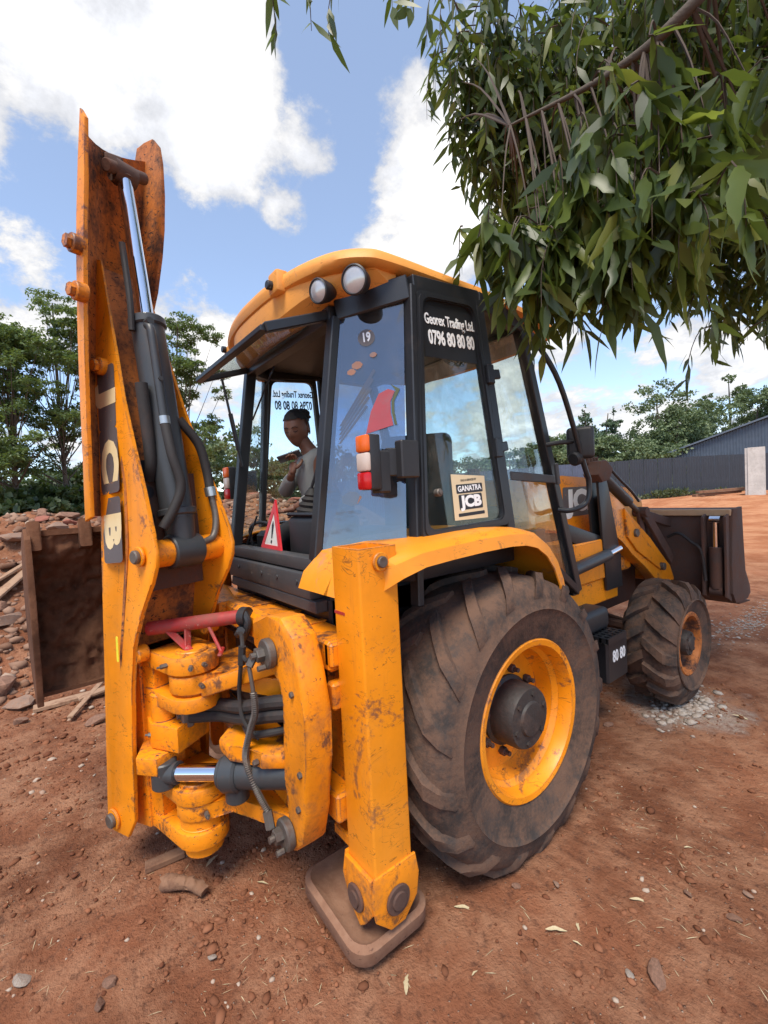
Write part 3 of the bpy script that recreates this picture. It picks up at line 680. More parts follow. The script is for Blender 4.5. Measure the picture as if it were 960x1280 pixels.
# logo down the near plate: cream letters on a dark panel, reading downwards
FX = BU*-1     # towards the viewer's right
def on_boom(u, z): 
    M = Matrix((Vector((0, 0, -1)), BU*-1, BV*-1)).transposed().to_4x4(); M.translation = L(u, -.2065, z); return M
slope = math.atan2(.062, .86)
def boomM(t, lift):
    """t 0..1 from the top of the logo to the bottom, lying on the plate"""
    za, zb = 2.43, 1.55
    if t > 1.2: za, zb = 1.60, .72; t -= 1
    cu = lambda z: .5*((.16+.385) if z > 2.3 else 0)+.5*((.05+.235) if z < 1.0 else 0)
    A_ = Vector((0, 0, 0))
    if zb > 1: P0, P1 = L(.285, -(vb(za)*1.086), za), L(.215, -(vb(zb)*1.086), zb)
    else: P0, P1 = L(.22, -.2062, za), L(.26, -.2062, zb)
    dn = (P1-P0).normalized(); y = (BU-dn*BU.dot(dn)).normalized()*-1; nrm = dn.cross(y)
    if nrm.dot(BV) > 0: nrm = -nrm; 
    y = nrm.cross(dn)
    M = Matrix((dn, y, nrm)).transposed().to_4x4(); M.translation = P0+(P1-P0)*t+nrm*(.0015+lift); return M
bm = B()
prism(bm, rrect(.30, .158, .02, 3, .74, 0), boomM(0, 0), 0, .0012, 0); prism(bm, rrect(.30, .158, .02, 3, .42, 0), boomM(0, 0), 0, .0012, 0); prism(bm, rrect(.30, .15, .02, 3, .12, 0), boomM(0, 0), 0, .0012, 0)
part('logo_panel', bm, logo_dark, bmn)
for ch, t, sx in (('J', .14, 1.75), ('C', .475, 1.5), ('B', .835, 1.5)):
    text(ch, .182, boomM(t, .0014), logo_cream, bmn, 'logo_letter', sx=sx, off=.011, ext=.0006)
bm = B(); prism(bm, rrect(.12, .018, .006, 3, 0, 0), boomM(1.52, 0), 0, .0012, 0); part('yellow_sticker', bm, yellow_sticker, bmn)

# ---- dipper: channel straddling the boom tip, hanging down behind it
bm = B()
dopen = [(.062, 3.41), (.099, 3.177), (.142, 2.945), (.182, 2.686), (.208, 2.475), (.239, 2.139), (.262, 1.76)]; drear = [(.095, 3.46), (.138, 3.276), (.186, 3.061), (.216, 2.878), (.247, 2.634), (.271, 2.393), (.292, 2.073), (.320, 1.74)]
prism(bm, dopen+drear[::-1], UZ, -.268, -.250, .004)
dip = part('dipper', bm, orange, label='orange dipper channel open towards the cab')
fopen = [(.37, 3.715), (.297, 3.705), (.253, 3.650), (.240, 3.560), (.248, 3.40), (.270, 3.24), (.304, 3.108), (.362, 2.938), (.45, 2.80)]
bm = B(); prism(bm, fopen+[(.50, 2.4), (.40, 1.75), (.44, 1.74), (.56, 2.4), (.58, 3.0), (.54, 3.5), (.44, 3.72)], UZ, .180, .200, .005)
part('dipper_side_plate', bm, orange_old, dip)
bm = B()
zt = [(0, 3.39, 3.62), (.2, 3.20, 3.30), (.45, 2.85, 2.9), (.7, 2.4, 2.4), (1, 1.76, 1.76)]
rows = []
for k_, za, zb in zt:
    un = np.interp(za, [1.74, 2.073, 2.393, 2.634, 2.878, 3.061, 3.276, 3.52], [.318, .290, .269, .245, .214, .184, .136, .076])-.004; uf = np.interp(zb, [1.74, 2.4, 3.0, 3.3, 3.6], [.42, .53, .52, .46, .37]); row = []
    for j in range(9):
        t = j/8; tt = t**.8; uu = un+(uf-un)*tt+.05*math.sin(math.pi*t); row.append((bm.verts.new(L(uu, -.25+.43*t, za+(zb-za)*t)), bm.verts.new(L(uu+.018, -.25+.43*t, za+(zb-za)*t))))
    rows.append(row)
for a, b_ in zip(rows, rows[1:]):
    for j in range(8):
        for q in (0, 1): bm.faces.new((a[j][q], a[j+1][q], b_[j+1][q], b_[j][q]))
for row in (rows[0], rows[-1]):
    for j in range(8): bm.faces.new((row[j][0], row[j+1][0], row[j+1][1], row[j][1]))
part('dipper_web', bm, orange_old, dip)
bm = B(); cyl(bm, L(.20, -.12, 3.36), L(.26, .10, 3.44), .028, seg=16, bev=.004); cyl(bm, L(.24, -.06, 3.36), L(.25, .0, 3.40), .042, seg=20, bev=.005); box(bm, (-.03, -.04, -.03), (.03, .04, .035), .01, Matrix.Translation(L(.28, -.04, 3.44)))
part('ram_anchor', bm, dark_rust, dip)
# dipper ram
ra, rb = L(.235, -.02, 3.385), L(.0, .0, 1.58); rd = (rb-ra).normalized(); rt_ = ra.lerp(rb, .39)
bm = B(); cyl(bm, ra, rt_+rd*.05, .034, seg=32); part('dipper_ram_rod', bm, chrome, dip)
bm = B(); cyl(bm, ra-rd*.0, ra+rd*.03, .045, seg=24); cyl(bm, ra-BV*.05, ra+BV*.05, .05, seg=24); part('rod_eye', bm, dark_rust, dip)
bm = B(); cyl(bm, rt_, rt_+rd*.045, .082, seg=36, bev=.008); cyl(bm, rt_+rd*.04, rb-rd*.15, .072, seg=36, bev=.004); cyl(bm, rb-rd*.17, rb-rd*.02, .072, .06, seg=30); cyl(bm, rb-BV*.075, rb+BV*.075, .078, seg=30, bev=.006); cyl(bm, rb-rd*.20, rb-rd*.165, .086, seg=30, bev=.006)
part('dipper_ram_barrel', bm, cylm, dip, label='dark grey barrel of the dipper ram')
sid = rd.cross(BV).normalized()       # towards the open side
if sid.dot(BU) > 0: sid = -sid
bm = B(); o1 = rt_-BV*.05+sid*.075
tube(bm, [o1+rd*.07, o1+rd*.10+sid*.02, o1+rd*.20+sid*.02, o1+rd*.45+sid*.015, o1+rd*.52+sid*.015], .019, 12)
cyl(bm, o1+rd*.06, o1+rd*.06+sid*.03, .018, seg=8); cyl(bm, o1+rd*.33, o1+rd*.33+sid*.04, .012, seg=8)
part('steel_pipe', bm, cylm, dip)
bm = B(); cyl(bm, o1+rd*.50+sid*.015, o1+rd*.535+sid*.015, .0235, seg=16); part('hose_clamp', bm, clampm, dip)
bm = B(); tube(bm, [o1+rd*.53+sid*.015, o1+rd*.68+sid*.03-BV*.0, o1+rd*.82+sid*.03+BV*.02, o1+rd*.93+sid*.0-BV*.02, o1+rd*1.0-sid*.03-BV*.06], .022, 12)
tube(bm, [L(.15, -.10, 3.0), L(.12, -.10, 2.75), L(.12, -.10, 2.6)], .014, 10); tube(bm, [L(.06, -.11, 2.35), L(.06, -.10, 2.2), L(.06, -.09, 2.0), L(.10, -.08, 1.92)], .027, 12)
tube(bm, [rb-rd*.62+BV*.05+sid*.05, rb-rd*.50+BV*.13+sid*.06, rb-rd*.36+BV*.16+sid*.05, rb-rd*.27+BV*.16+sid*.05], .022, 12)
part('hydraulic_hose', bm, rubber_hose, dip)
bm = B(); tube(bm, [rb-rd*.27+BV*.16+sid*.05, rb-rd*.15+BV*.17+sid*.05, rb-rd*.05+BV*.14+sid*.05, rb-rd*.02+BV*.07+sid*.05], .017, 12)
part('steel_pipe', bm, steelbolt, dip)
bm = B(); cyl(bm, rb-rd*.29+BV*.16+sid*.05, rb-rd*.245+BV*.163+sid*.05, .027, seg=16); part('hose_clamp', bm, clampm, dip)
# black discs painting the shade inside holes in the web
bm = B()
for u, z, r_ in ((.135, 1.98, .03), (.12, 1.86, .028), (.12, 1.74, .024)): cyl(bm, L(.0+u-.02, -.09, z), L(u+.02, -.09, z), r_, seg=20)
part('web_hole_shade', bm, ink, bmn)

# ---- digging bucket, curled behind the dipper, its mouth towards the machine
bv0, bv1 = -.0, .72
BKA = R(3); KU = Vector((-math.cos(BKA), -math.sin(BKA), 0)); KV = Vector((-math.sin(BKA), math.cos(BKA), 0)); KO = Vector((-.10, -1.845, 0))
UZ_boom, L_boom = UZ, L
def L(u, v, z): return KO+KU*u+KV*v+Vector((0, 0, z))
UZ = Matrix((KU, Vector((0, 0, 1)), KV)).transposed().to_4x4(); UZ.translation = KO
shell = [(.46, 1.70), (.62, 1.67), (.82, 1.60), (.95, 1.42), (.98, 1.18), (.90, .98), (.72, .87), (.50, .82)]
bm = B()
sh_in = [(a-.03 if a > .6 else a, b_+(-.03 if b_ > 1.3 else .02)) for a, b_ in shell]
prism(bm, shell+sh_in[::-1], UZ, bv0, bv1, .003)
dbk = part('digging_bucket', bm, mudsteel, label='mud caked digging bucket with short teeth')
for v in (bv0, bv1):
    bm = B(); sidep = [(.40, 1.66)]+[(a+.01, b_+(.012 if b_ > 1.3 else -.012)) for a, b_ in shell]+[(.42, .80), (.36, 1.05), (.34, 1.35)]
    prism(bm, sidep, UZ, v-.014, v+.014, .004)
    part('bucket_side_plate', bm, pale_steel if v < 0 else mudsteel, dbk)
bm = B()
rl = random.Random(3)
gr_ = 60
V = [[None]*(gr_+1) for _ in range(gr_+1)]
for i in range(gr_+1):
    for j in range(gr_+1):
        v = bv0+.02+(bv1-bv0-.04)*j/gr_; z = .84+.84*i/gr_
        u = .52+.06*noise.fractal(Vector((v*3.5, z*3.5, 1)), .7, 2.1, 6)+.02*max(0, noise.noise(Vector((v*22, z*22, 5))))*2-.06*max(0, 1-abs(i/gr_-.85)*5)+.14*math.sin(math.pi*i/gr_)
        V[i][j] = bm.verts.new(L(u, v, z))
for i in range(gr_):
    for j in range(gr_): bm.faces.new((V[i][j], V[i][j+1], V[i+1][j+1], V[i+1][j]))
part('packed_soil', bm, mudsteel, dbk, 60)
for k, v in enumerate((.03, .25, .47, .69)):
    bm = B(); prism(bm, [(.41, 1.60), (.50, 1.58), (.49, 1.68), (.465, 1.745), (.445, 1.75), (.425, 1.69)], UZ, v-.030, v+.028, .012); part('tooth', bm, mudsteel, dbk)

UZ, L = UZ_boom, L_boom
# ---- stabiliser legs
def leg(sx):
    X = lambda x: sx*x
    bm = B()
    o_ = [(.850, -.925), (1.035, -.925), (1.035, -.745), (.850, -.745)]; t = .016
    i_ = [(.850+t, -.925+t), (1.035-t, -.925+t), (1.035-t, -.745-t), (.850+t, -.745-t)]
    if sx < 0: o_ = [(-a, b_) for a, b_ in o_]; i_ = [(-a, b_) for a, b_ in i_]
    vs = ringprism(bm, o_, i_, XY, .27, 1.60)
    bmesh.ops.recalc_face_normals(bm, faces=bm.faces)
    es = [e for e in bm.edges if abs((e.verts[0].co-e.verts[1].co).z) > .5]
    bmesh.ops.bevel(bm, geom=es, offset=.010, segments=3, affect='EDGES', profile=.5)
    lg = part('stabiliser_leg', bm, orange)
    bm = B()   # foot clevis
    x0, x1 = (.855, 1.03) if sx > 0 else (-1.03, -.855)
    pl_ = [(-.935, .38), (-.735, .38), (-.72, .30), (-.735, .215), (-.80, .15), (-.87, .15), (-.935, .215), (-.95, .30)]
    prism(bm, pl_, YZ, x1-.0, x1+.014, .004); prism(bm, pl_, YZ, x0-.014, x0, .004)
    pl2 = [(x0+.0, .37), (x1, .37), (x1, .24), (x1-.05, .175), ((x0+x1)/2, .14), (x0+.05, .175), (x0, .24)]
    prism(bm, pl2, XZ, -.945, -.925, .004)
    part('foot_clevis', bm, orange_cast, lg)
    bm = B(); xo = X(1.044)
    cyl(bm, (xo, -.835, .255), (xo+sx*.012, -.835, .255), .055, seg=28, bev=.003); cyl(bm, (xo, -.835, .255), (xo+sx*.020, -.835, .255), .034, seg=20, bev=.003)
    cyl(bm, (X(.93), -.945, .25), (X(.93), -.957, .25), .05, seg=28, bev=.003); cyl(bm, (X(.93), -.945, .25), (X(.93), -.965, .25), .03, seg=20)
    part('clevis_pin', bm, dark_rust, lg)
    bm = B()   # pad: dished plate with rounded corners
    r0 = rrect(.43, .33, .07, 5, X(.80), -.83); r1 = rrect(.47, .37, .08, 5, X(.80), -.83)
    M1 = XY.copy()
    base = [bm.verts.new((a, b_, .045)) for a, b_ in r0]; mid_ = [bm.verts.new((a, b_, .075)) for a, b_ in r1]; top_ = [bm.verts.new((a, b_, .125)) for a, b_ in r1]
    in_ = [bm.verts.new((a, b_, .14)) for a, b_ in r0]; r2 = rrect(.36, .26, .05, 5, X(.80), -.83); in2 = [bm.verts.new((a, b_, .11)) for a, b_ in r2]
    for A_, C_ in ((base, mid_), (mid_, top_), (top_, in_), (in_, in2)):
        for i in range(len(A_)): bm.faces.new((A_[i], A_[(i+1) % len(A_)], C_[(i+1) % len(C_)], C_[i]))
    bm.faces.new(base); bm.faces.new(in2)
    Mt = Matrix.Translation((X(.83), -.83, .10)) @ Matrix.Rotation(R(4*sx), 4, 'Y') @ Matrix.Translation((-X(.83), .83, -.10))
    xf(bm.verts, Mt)
    part('stabiliser_pad', bm, padm, lg, 50)
    bm = B(); cyl(bm, (X(1.035), -.830, 1.545), (X(1.047), -.830, 1.545), .036, seg=24, bev=.003); o2 = part('pin_boss', bm, orange, lg)
    bm = B(); cyl(bm, (X(1.045), -.830, 1.545), (X(1.060), -.830, 1.545), .022, seg=16, bev=.003); part('leg_pin', bm, steelbolt, lg)
    bm = B(); box(bm, (min(X(.853), X(.925)), -.9265, 1.34), (max(X(.853), X(.925)), -.925, 1.352), 0); part('red_mark', bm, red, lg)
    bm = B(); box(bm, (min(X(.70), X(.86)), -.90, .35), (max(X(.70), X(.86)), -.80, .40), .008); box(bm, (min(X(.80), X(.855)), -.955, .95), (max(X(.80), X(.855)), -.80, 1.06), .01); box(bm, (min(X(.80), X(.855)), -.955, 1.12), (max(X(.80), X(.855)), -.80, 1.22), .01)
    part('guide_block', bm, orange_cast, lg)
    return lg
leg(1); leg(-1)

# ---- cab
RB = lambda s: Vector((s*.535, -.812, 1.50)); RT = lambda s: Vector((s*.535, -.64, 2.64))
DB = lambda s: Vector((s*.875, -.51, 1.54)); DT = lambda s: Vector((s*.812, -.41, 2.74))
FB = lambda s: Vector((s*.875, .165, 1.56)); FT = lambda s: Vector((s*.80, .06, 2.78))
AB = lambda s: Vector((s*.78, 1.00, 1.08)); AT = lambda s: Vector((s*.74, .52, 2.76))
bm = B()
for s_ in (-1, 1):
    bar(bm, RB(s_), RT(s_), .06, .065, up=(0, 1, 0)); bar(bm, DB(s_)-Vector((0, 0, .25)), DT(s_), .035, .06, up=(1, 0, 0)); bar(bm, FB(s_), FT(s_), .06, .06, up=(1, 0, 0)); bar(bm, AB(s_), AT(s_), .06, .06, up=(1, 0, 0))
    bar(bm, RT(s_)+Vector((0, .01, .04)), DT(s_)+Vector((0, 0, -.01)), .06, .11); bar(bm, DT(s_)+Vector((0, 0, .0)), FT(s_)+Vector((0, 0, .0)), .06, .09); bar(bm, FT(s_), AT(s_), .06, .09)
    bar(bm, RB(s_)-Vector((0, 0, .03)), DB(s_)-Vector((0, 0, .0)), .05, .06); bar(bm, DB(s_), FB(s_), .05, .06)
    bar(bm, FB(s_)-Vector((0, 0, .01)), Vector((s_*.86, .45, 1.42)), .05, .05); bar(bm, Vector((s_*.86, .45, 1.42)), AB(s_), .05, .05)
bar(bm, RT(-1)+Vector((0, 0, .02)), RT(1)+Vector((0, 0, .02)), .07, .08); bar(bm, AT(-1), AT(1), .06, .09)
bar(bm, AB(-1), AB(1), .06, .06)
cf = part('cab_frame', bm, black)
bm = B()   # floor, lower shell and fender wells
box(bm, (-.60, -.80, 1.20), (.60, -.02, 1.33), .01); box(bm, (-.62, -.02, .98), (.62, 1.02, 1.30), .02)
for s_ in (-1, 1):
    M = frame((0, 0, 0), (1, 0, 0), (0, 1, 0))
    a, b_ = sorted((s_*.555, s_*.60)); box(bm, (a, -.79, .95), (b_, .95, 1.5), .006)
    prism(bm, [(s_*.53, -.82), (s_*.88, -.52), (s_*.88, .2), (s_*.60, .2), (s_*.58, -.7)][::s_], XY, 1.40, 1.52, .006)
part('cab_floor', bm, black)
bm = B(); box(bm, (-.555, -.845, 1.452), (.53, -.76, 1.515), .008, seg=2); box(bm, (-.54, -.865, 1.325), (.54, -.75, 1.445), .014, seg=2)
for x in (-.35, 0, .2, .42): cyl(bm, (x, -.866, 1.40), (x, -.872, 1.40), .010, seg=10)
box(bm, (-.50, -.86, 1.27), (.58, -.78, 1.325), .004)
part('rear_sill', bm, grey_metal)
def pane(name, pts, mat, parent, th=.006):
    """flat pane (quad or polygon) with thickness"""
    bm = B(); p = [Vector(q) for q in pts]; nrm = (p[1]-p[0]).cross(p[2]-p[0]).normalized()
    a = [bm.verts.new(q) for q in p]; b_ = [bm.verts.new(q+nrm*th) for q in p]
    bm.faces.new(a[::-1]); bm.faces.new(b_)
    for i in range(len(p)): bm.faces.new((a[i], a[(i+1) % len(p)], b_[(i+1) % len(p)], b_[i]))
    return part(name, bm, mat, parent, 0)
for s_ in (-1, 1):
    qg = pane('quarter_glass', [RB(s_)+Vector((s_*.03, .01, .02)), DB(s_)+Vector((-s_*.03, -.02, .02)), DT(s_)+Vector((-s_*.02, -.02, -.06)), RT(s_)+Vector((s_*.03, .01, -.01))], glass_refl if s_ > 0 else glass, cf)
# side doors: frame with rounded inner corners, tinted pane, handle, hinge, lettering
for s_ in (-1, 1):
    b0, b1, t0, t1 = DB(s_)+Vector((s_*.025, .020, .045)), FB(s_)+Vector((s_*.025, -.04, .045)), DT(s_)+Vector((s_*.025, .018, -.02)), FT(s_)+Vector((s_*.025, -.045, -.03))
    ex = (b1-b0).normalized(); ez = ((t0-b0)+(t1-b1)).normalized(); nn = ex.cross(ez).normalized(); ez = nn.cross(ex).normalized()
    if nn.x*s_ < 0: nn = -nn
    M = Matrix((ex, ez, nn)).transposed().to_4x4(); M.translation = b0
    P2 = [((q-b0).dot(ex), (q-b0).dot(ez)) for q in (b0, b1, t1, t0)]
    def quadround(P, inset, r, k=4):
        c = (sum(p[0] for p in P)/4, sum(p[1] for p in P)/4); out = []
        Q = [Vector(p) for p in P]
        for i in range(4):
            a, b__, c_ = Q[i-1], Q[i], Q[(i+1) % 4]; d1 = (a-b__).normalized(); d2 = (c_-b__).normalized()
            bis = (d1+d2); ang = d1.angle(d2); q = b__+bis.normalized()*inset/math.sin(ang/2)
            s0, s1 = q+d1*r, q+d2*r
            for j in range(k+1):
                t = j/k; out.append(tuple((1-t)**2*s0+2*t*(1-t)*q+t*t*s1))
        return out
    bm = B(); ringprism(bm, quadround(P2, 0, .03), quadround(P2, .034, .06), M, -.02, .012); ringprism(bm, quadround(P2, .012, .035), quadround(P2, .028, .055), M, .010, .018)
    dr = part('cab_door', bm, black, mach, 40)
    Q2 = quadround(P2, .030, .06)
    bm = B(); prism(bm, Q2, M, -.006, .0, 0); part('door_glass', bm, glass_dark if s_ > 0 else glass, dr, 0)
    W2 = P2[2][0]-P2[3][0]; Hh = P2[3][1]
    def DM(a, h, rot=0., out_=.002):
        mm = M @ Matrix.Translation((a, h, out_))
        if s_ < 0: mm = mm @ Matrix.Diagonal((-1, 1, 1, 1))
        return mm @ Matrix.Rotation(rot, 4, 'Z')
    if s_ > 0:   # black band the lettering stands on
        bm = B(); topq = quadround(P2, .031, .05); hh = Hh-.30
        band = [p for p in topq if p[1] > hh+.02]; band = [(band[-1][0]-.0, hh)]+[(band[0][0]+.0, hh)]+band
        xs = [p[0] for p in band[2:]]; band[0] = (min(xs)-.002, hh); band[1] = (max(xs)+.0, hh)
        prism(bm, band, M, -.0075, .0005, 0); part('door_tint_band', bm, black, dr, 0)
    cx = (P2[3][0]+P2[2][0])/2
    text('Georex Trading Ltd.', .070, DM(cx+.008, Hh-.118, R(1.5)*s_), whitep if s_ > 0 else ink, dr, 'lettering', sx=.60, off=.0015)
    text('0796 80 80 80', .092, DM(cx+.008, Hh-.205, R(1.5)*s_), whitep if s_ > 0 else ink, dr, 'lettering', sx=.60, off=.0025)
    bm = B()
    for h in (.40, .78): bar(bm, M @ Vector((P2[1][0]-.035, h-.05, .02)), M @ Vector((P2[1][0]-.035, h+.05, .02)), .05, .03, up=nn); bar(bm, M @ Vector((P2[1][0]-.02, h, .02)), M @ Vector((P2[1][0]+.05, h+.01, .015)), .05, .02, up=nn)
    part('door_hinge', bm, black, dr)
    bm = B(); cyl(bm, M @ Vector((.12, .20, 0)), M @ Vector((.12, .20, .03)), .018, seg=16, bev=.003); cyl(bm, M @ Vector((.12, .20, .03)), M @ Vector((.12, .20, .036)), .010, seg=10); part('door_knob', bm, steelbolt, dr)
    if s_ > 0:
        bm = B(); prism(bm, [(.225, .060), (.465, .052), (.470, .262), (.230, .280)], M, .0005, .002, 0); st = part('door_sticker', bm, sticker_cream, dr, 0)
        bm = B(); prism(bm, rrect(.19, .044, .004, 2, .350, .207), M, .0021, .0026, 0); prism(bm, rrect(.19, .016, .004, 2, .348, .082), M, .0021, .0026, 0); part('sticker_band', bm, ink, dr, 0)
        bm = B(); prism(bm, rrect(.17, .074, .006, 2, .350, .142), M, .0021, .0026, 0); part('sticker_logo_box', bm, ink, dr, 0)
        text('GANATRA', .038, DM(.350, .207, R(1), .0028), whitep, dr, 'sticker_print', sx=.95, off=.001, ext=.0002)
        text('JCB', .074, DM(.354, .142, 0, .0028), whitep, dr, 'sticker_print', sx=1.25, off=.004, ext=.0002)
        text('SOLD & SERVICED BY', .014, DM(.348, .248, R(1), .0028), ink, dr, 'sticker_print', sx=.85, off=.0003, ext=.0002)
# front side windows and windscreen
for s_ in (-1, 1):
    pane('side_glass', [FB(s_)+Vector((0, .03, .02)), Vector((s_*.862, .45, 1.44)), AB(s_)+Vector((0, -.02, .02)), AT(s_)+Vector((0, -.02, -.04)), FT(s_)+Vector((0, .03, -.04))], glass, cf)
pane('windscreen', [AB(-1)+Vector((.03, 0, .25)), AB(1)+Vector((-.03, 0, .25)), AT(1)+Vector((-.03, 0, -.04)), AT(-1)+Vector((.03, 0, -.04))], glass, cf)
# side window lower grey panel strip + latch
bm = B(); bar(bm, (.845, .24, 1.86), (.80, .80, 1.83), .012, .05, up=(0, 0, 1)); bar(bm, (.845, .70, 1.93), (.845, .72, 1.80), .02, .03)
part('window_rail', bm, grey_metal, cf)
# raised rear window
h0, h1, o0, o1 = Vector((-.50, -.655, 2.655)), Vector((.50, -.655, 2.655)), Vector((-.495, -.985, 2.548)), Vector((.495, -.985, 2.548))
bm = B(); bar(bm, o0, o1, .04, .03); bar(bm, h0, o0, .035, .035); bar(bm, h1+Vector((0, 0, .01)), o1, .035, .045); bar(bm, h0, h1, .03, .03)
fl = part('raised_rear_window', bm, black)
pane('window_pane', [o0+Vector((0, 0, .004)), o1+Vector((0, 0, .004)), h1+Vector((0, 0, .004)), h0+Vector((0, 0, .004))], glass, fl)
bm = B(); cyl(bm, (-.47, -.76, 2.02), (-.45, -.86, 2.56), .008, seg=8); cyl(bm, (-.46, -.78, 2.12), (-.455, -.82, 2.35), .014, seg=10); part('gas_strut', bm, black, fl)
bm = B(); tube(bm, [(-.12, -.66, 2.58), (-.12, -.70, 2.50), (-.35, -.72, 2.30)], .006, 6); bar(bm, (-.12, -.69, 2.50), (.02, -.67, 2.46), .012, .01); part('wiper', bm, black, fl)
# roof
def roofring(k, z):
    pts = [(-.80, -.50), (-.77, -.62), (-.66, -.72), (-.45, -.79), (-.2, -.825), (.0, -.83), (.2, -.825), (.45, -.79), (.66, -.72), (.77, -.62), (.80, -.50), (.80, -.1), (.80, .35), (.78, .75), (.70, .95), (.4, 1.05), (0, 1.08), (-.4, 1.05), (-.70, .95), (-.78, .75), (-.80, .35), (-.80, -.1)]
    q_ = pts+pts[:3]; cp = [Vector((a, b_, 0)) for a, b_ in [pts[-1]]+q_]; cc = catmull(cp, 4); pts = [(v.x, v.y) for v in cc[4:4+4*len(pts)]]
    out = []
    for x, y in pts:
        L_ = math.hypot(x, y-.1); f = (L_-k)/L_
        X_, Y_ = x*f, .1+(y-.1)*f
        dz = -.06*max(0, (y-.15))/.9-(.025*(abs(x)/.8)**2) if k < .3 else -.02*(abs(x)/.8)**2
        if z < 2.84: dz = -.04*max(0, (y-.15))/.9
        out.append((X_, Y_, z+dz))
    return out
bm = B(); rings = []
for k, z in ((.13, 2.805), (.03, 2.805), (.0, 2.815), (-.010, 2.85), (.0, 2.885), (.03, 2.908), (.09, 2.922), (.30, 2.932), (.7, 2.935)):
    rings.append([bm.verts.new(p) for p in roofring(k, z)])
for a, b_ in zip(rings, rings[1:]):
    for i in range(len(a)): bm.faces.new((a[i], a[(i+1) % len(a)], b_[(i+1) % len(b_)], b_[i]))
bm.faces.new(rings[-1]); bm.faces.new(rings[0])
rf = part('cab_roof', bm, orange_faded, mach, 45)
# rear visor of the roof, sloping in under the edge, with its raised middle
bm = B()
vis = [(-.805, 2.85), (-.825, 2.80), (-.815, 2.70), (-.74, 2.655), (-.70, 2.66), (-.70, 2.85)]
def visor_x(x):
    off = -.0+.30*(abs(x)/.8)**3.0; lift = -.0 if x < .3 else .10*((x-.3)/.45)
    return [(y+off, z+(lift if z < 2.79 else 0)) for y, z in vis]
rows = [[bm.verts.new((x, y, z)) for y, z in visor_x(x)] for x in [-.76+.08*i for i in range(20)]]
for a, b_ in zip(rows, rows[1:]):
    for i in range(len(a)): bm.faces.new((a[i], a[(i+1) % len(a)], b_[(i+1) % len(b_)], b_[i]))
bm.faces.new(rows[0]); bm.faces.new(rows[-1])
part('roof_visor', bm, orange_faded, rf, 40)
for x in (-.72, .305, ):
    bm = B(); y = -.83+(.12 if x < 0 else .0); box(bm, (x-.05, y-.015, 2.80), (x+.05, y+.05, 2.905 if x > 0 else 2.86), .012, seg=2); part('lamp_bracket', bm, orange_faded, rf)
    bm = B(); cyl(bm, (x-.01, y-.012, 2.84), (x-.01, y-.042, 2.84), .022, seg=16, bev=.004); part('rubber_stop', bm, black, rf)
bm = B(); prism(bm, [(-.50, -.60), (.50, -.60), (.76, -.40), (.76, .5), (.6, .95), (-.6, .95), (-.76, .5), (-.76, -.40)], XY, 2.745, 2.80, .01); part('headliner', bm, black, rf)
# work lamps
for i, (x, y, z, r_) in enumerate(((.585, -.755, 2.725, .050), (.740, -.665, 2.735, .058))):
    d = Vector((.25 if i == 0 else .45, -1, -.22)).normalized(); c = Vector((x, y, z))
    bm = B(); lathe(bm, [(0, -.10), (r_*.5, -.095), (r_*.85, -.06), (r_*1.08, -.012), (r_*1.10, .006), (r_*1.0, .010), (r_*.93, .002)], c, d, 32); bar(bm, c-d*.06, c-d*.06+Vector((0, .03, .10)), .04, .02, up=(1, 0, 0)); wl = part('work_lamp', bm, blackp)
    bm = B(); lathe(bm, [(r_*.95, .003), (r_*.7, .010), (0, .016)], c, d, 32); part('lamp_lens', bm, lampglass, wl)
    for q in range(4):
        a = R(40+90*q)
# number disc and stickers on the quarter glass
qn = (DB(1)-RB(1)).cross(RT(1)-RB(1)).normalized()
if qn.y > 0: qn = -qn
def QM(a, t, lift=.012):
    p = (RB(1).lerp(DB(1), a)).lerp(RT(1).lerp(DT(1), a), t); ex = (DB(1)-RB(1)).normalized(); up = qn.cross(ex).normalized()
    if up.z < 0: ex = ex; up = -up
    M = Matrix((ex, up, ex.cross(up))).transposed().to_4x4(); M.translation = p+qn*lift; return M
bm = B(); cyl(bm, (0, 0, 0), (0, 0, .0012), .040, seg=40); 
M = QM(.45, .86); xf(bm.verts, M); disc = part('number_disc', bm, logo_dark, cf, 0)
text('19', .060, QM(.45, .86, .0150), whitep, cf, 'number', sx=.72, off=.002)
bm = B(); a_ = [(-.08, -.12), (.05, -.10), (.045, -.04), (.05, .01), (.075, .055), (.045, .07), (.0, .055), (-.045, -.02)]; prism(bm, a_, QM(.64, .57, .013), 0, .002, 0); part('red_sticker', bm, sticker_red, cf, 0)
bm = B(); prism(bm, [(.056, -.10), (.068, -.10), (.062, -.04), (.068, .01), (.10, .06), (.06, .09), (.08, .058), (.055, .012), (.05, -.04)], QM(.64, .57, .013), 0, .002, 0); part('green_sticker_edge', bm, weedm, cf, 0)
bm = B()
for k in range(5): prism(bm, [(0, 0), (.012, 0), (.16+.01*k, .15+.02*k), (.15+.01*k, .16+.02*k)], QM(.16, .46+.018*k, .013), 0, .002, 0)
for (a, t, r_) in ((.35, .76, .02), (.55, .78, .013), (.28, .74, .016), (.35, .23, .035)): prism(bm, [(r_*1.3*math.cos(i*.9)*(1+.2*math.sin(i*5)), r_*math.sin(i*.9)) for i in range(7)], QM(a, t, .013), 0, .002, 0)
part('peeling_sticker', bm, sticker_brown, cf, 0)
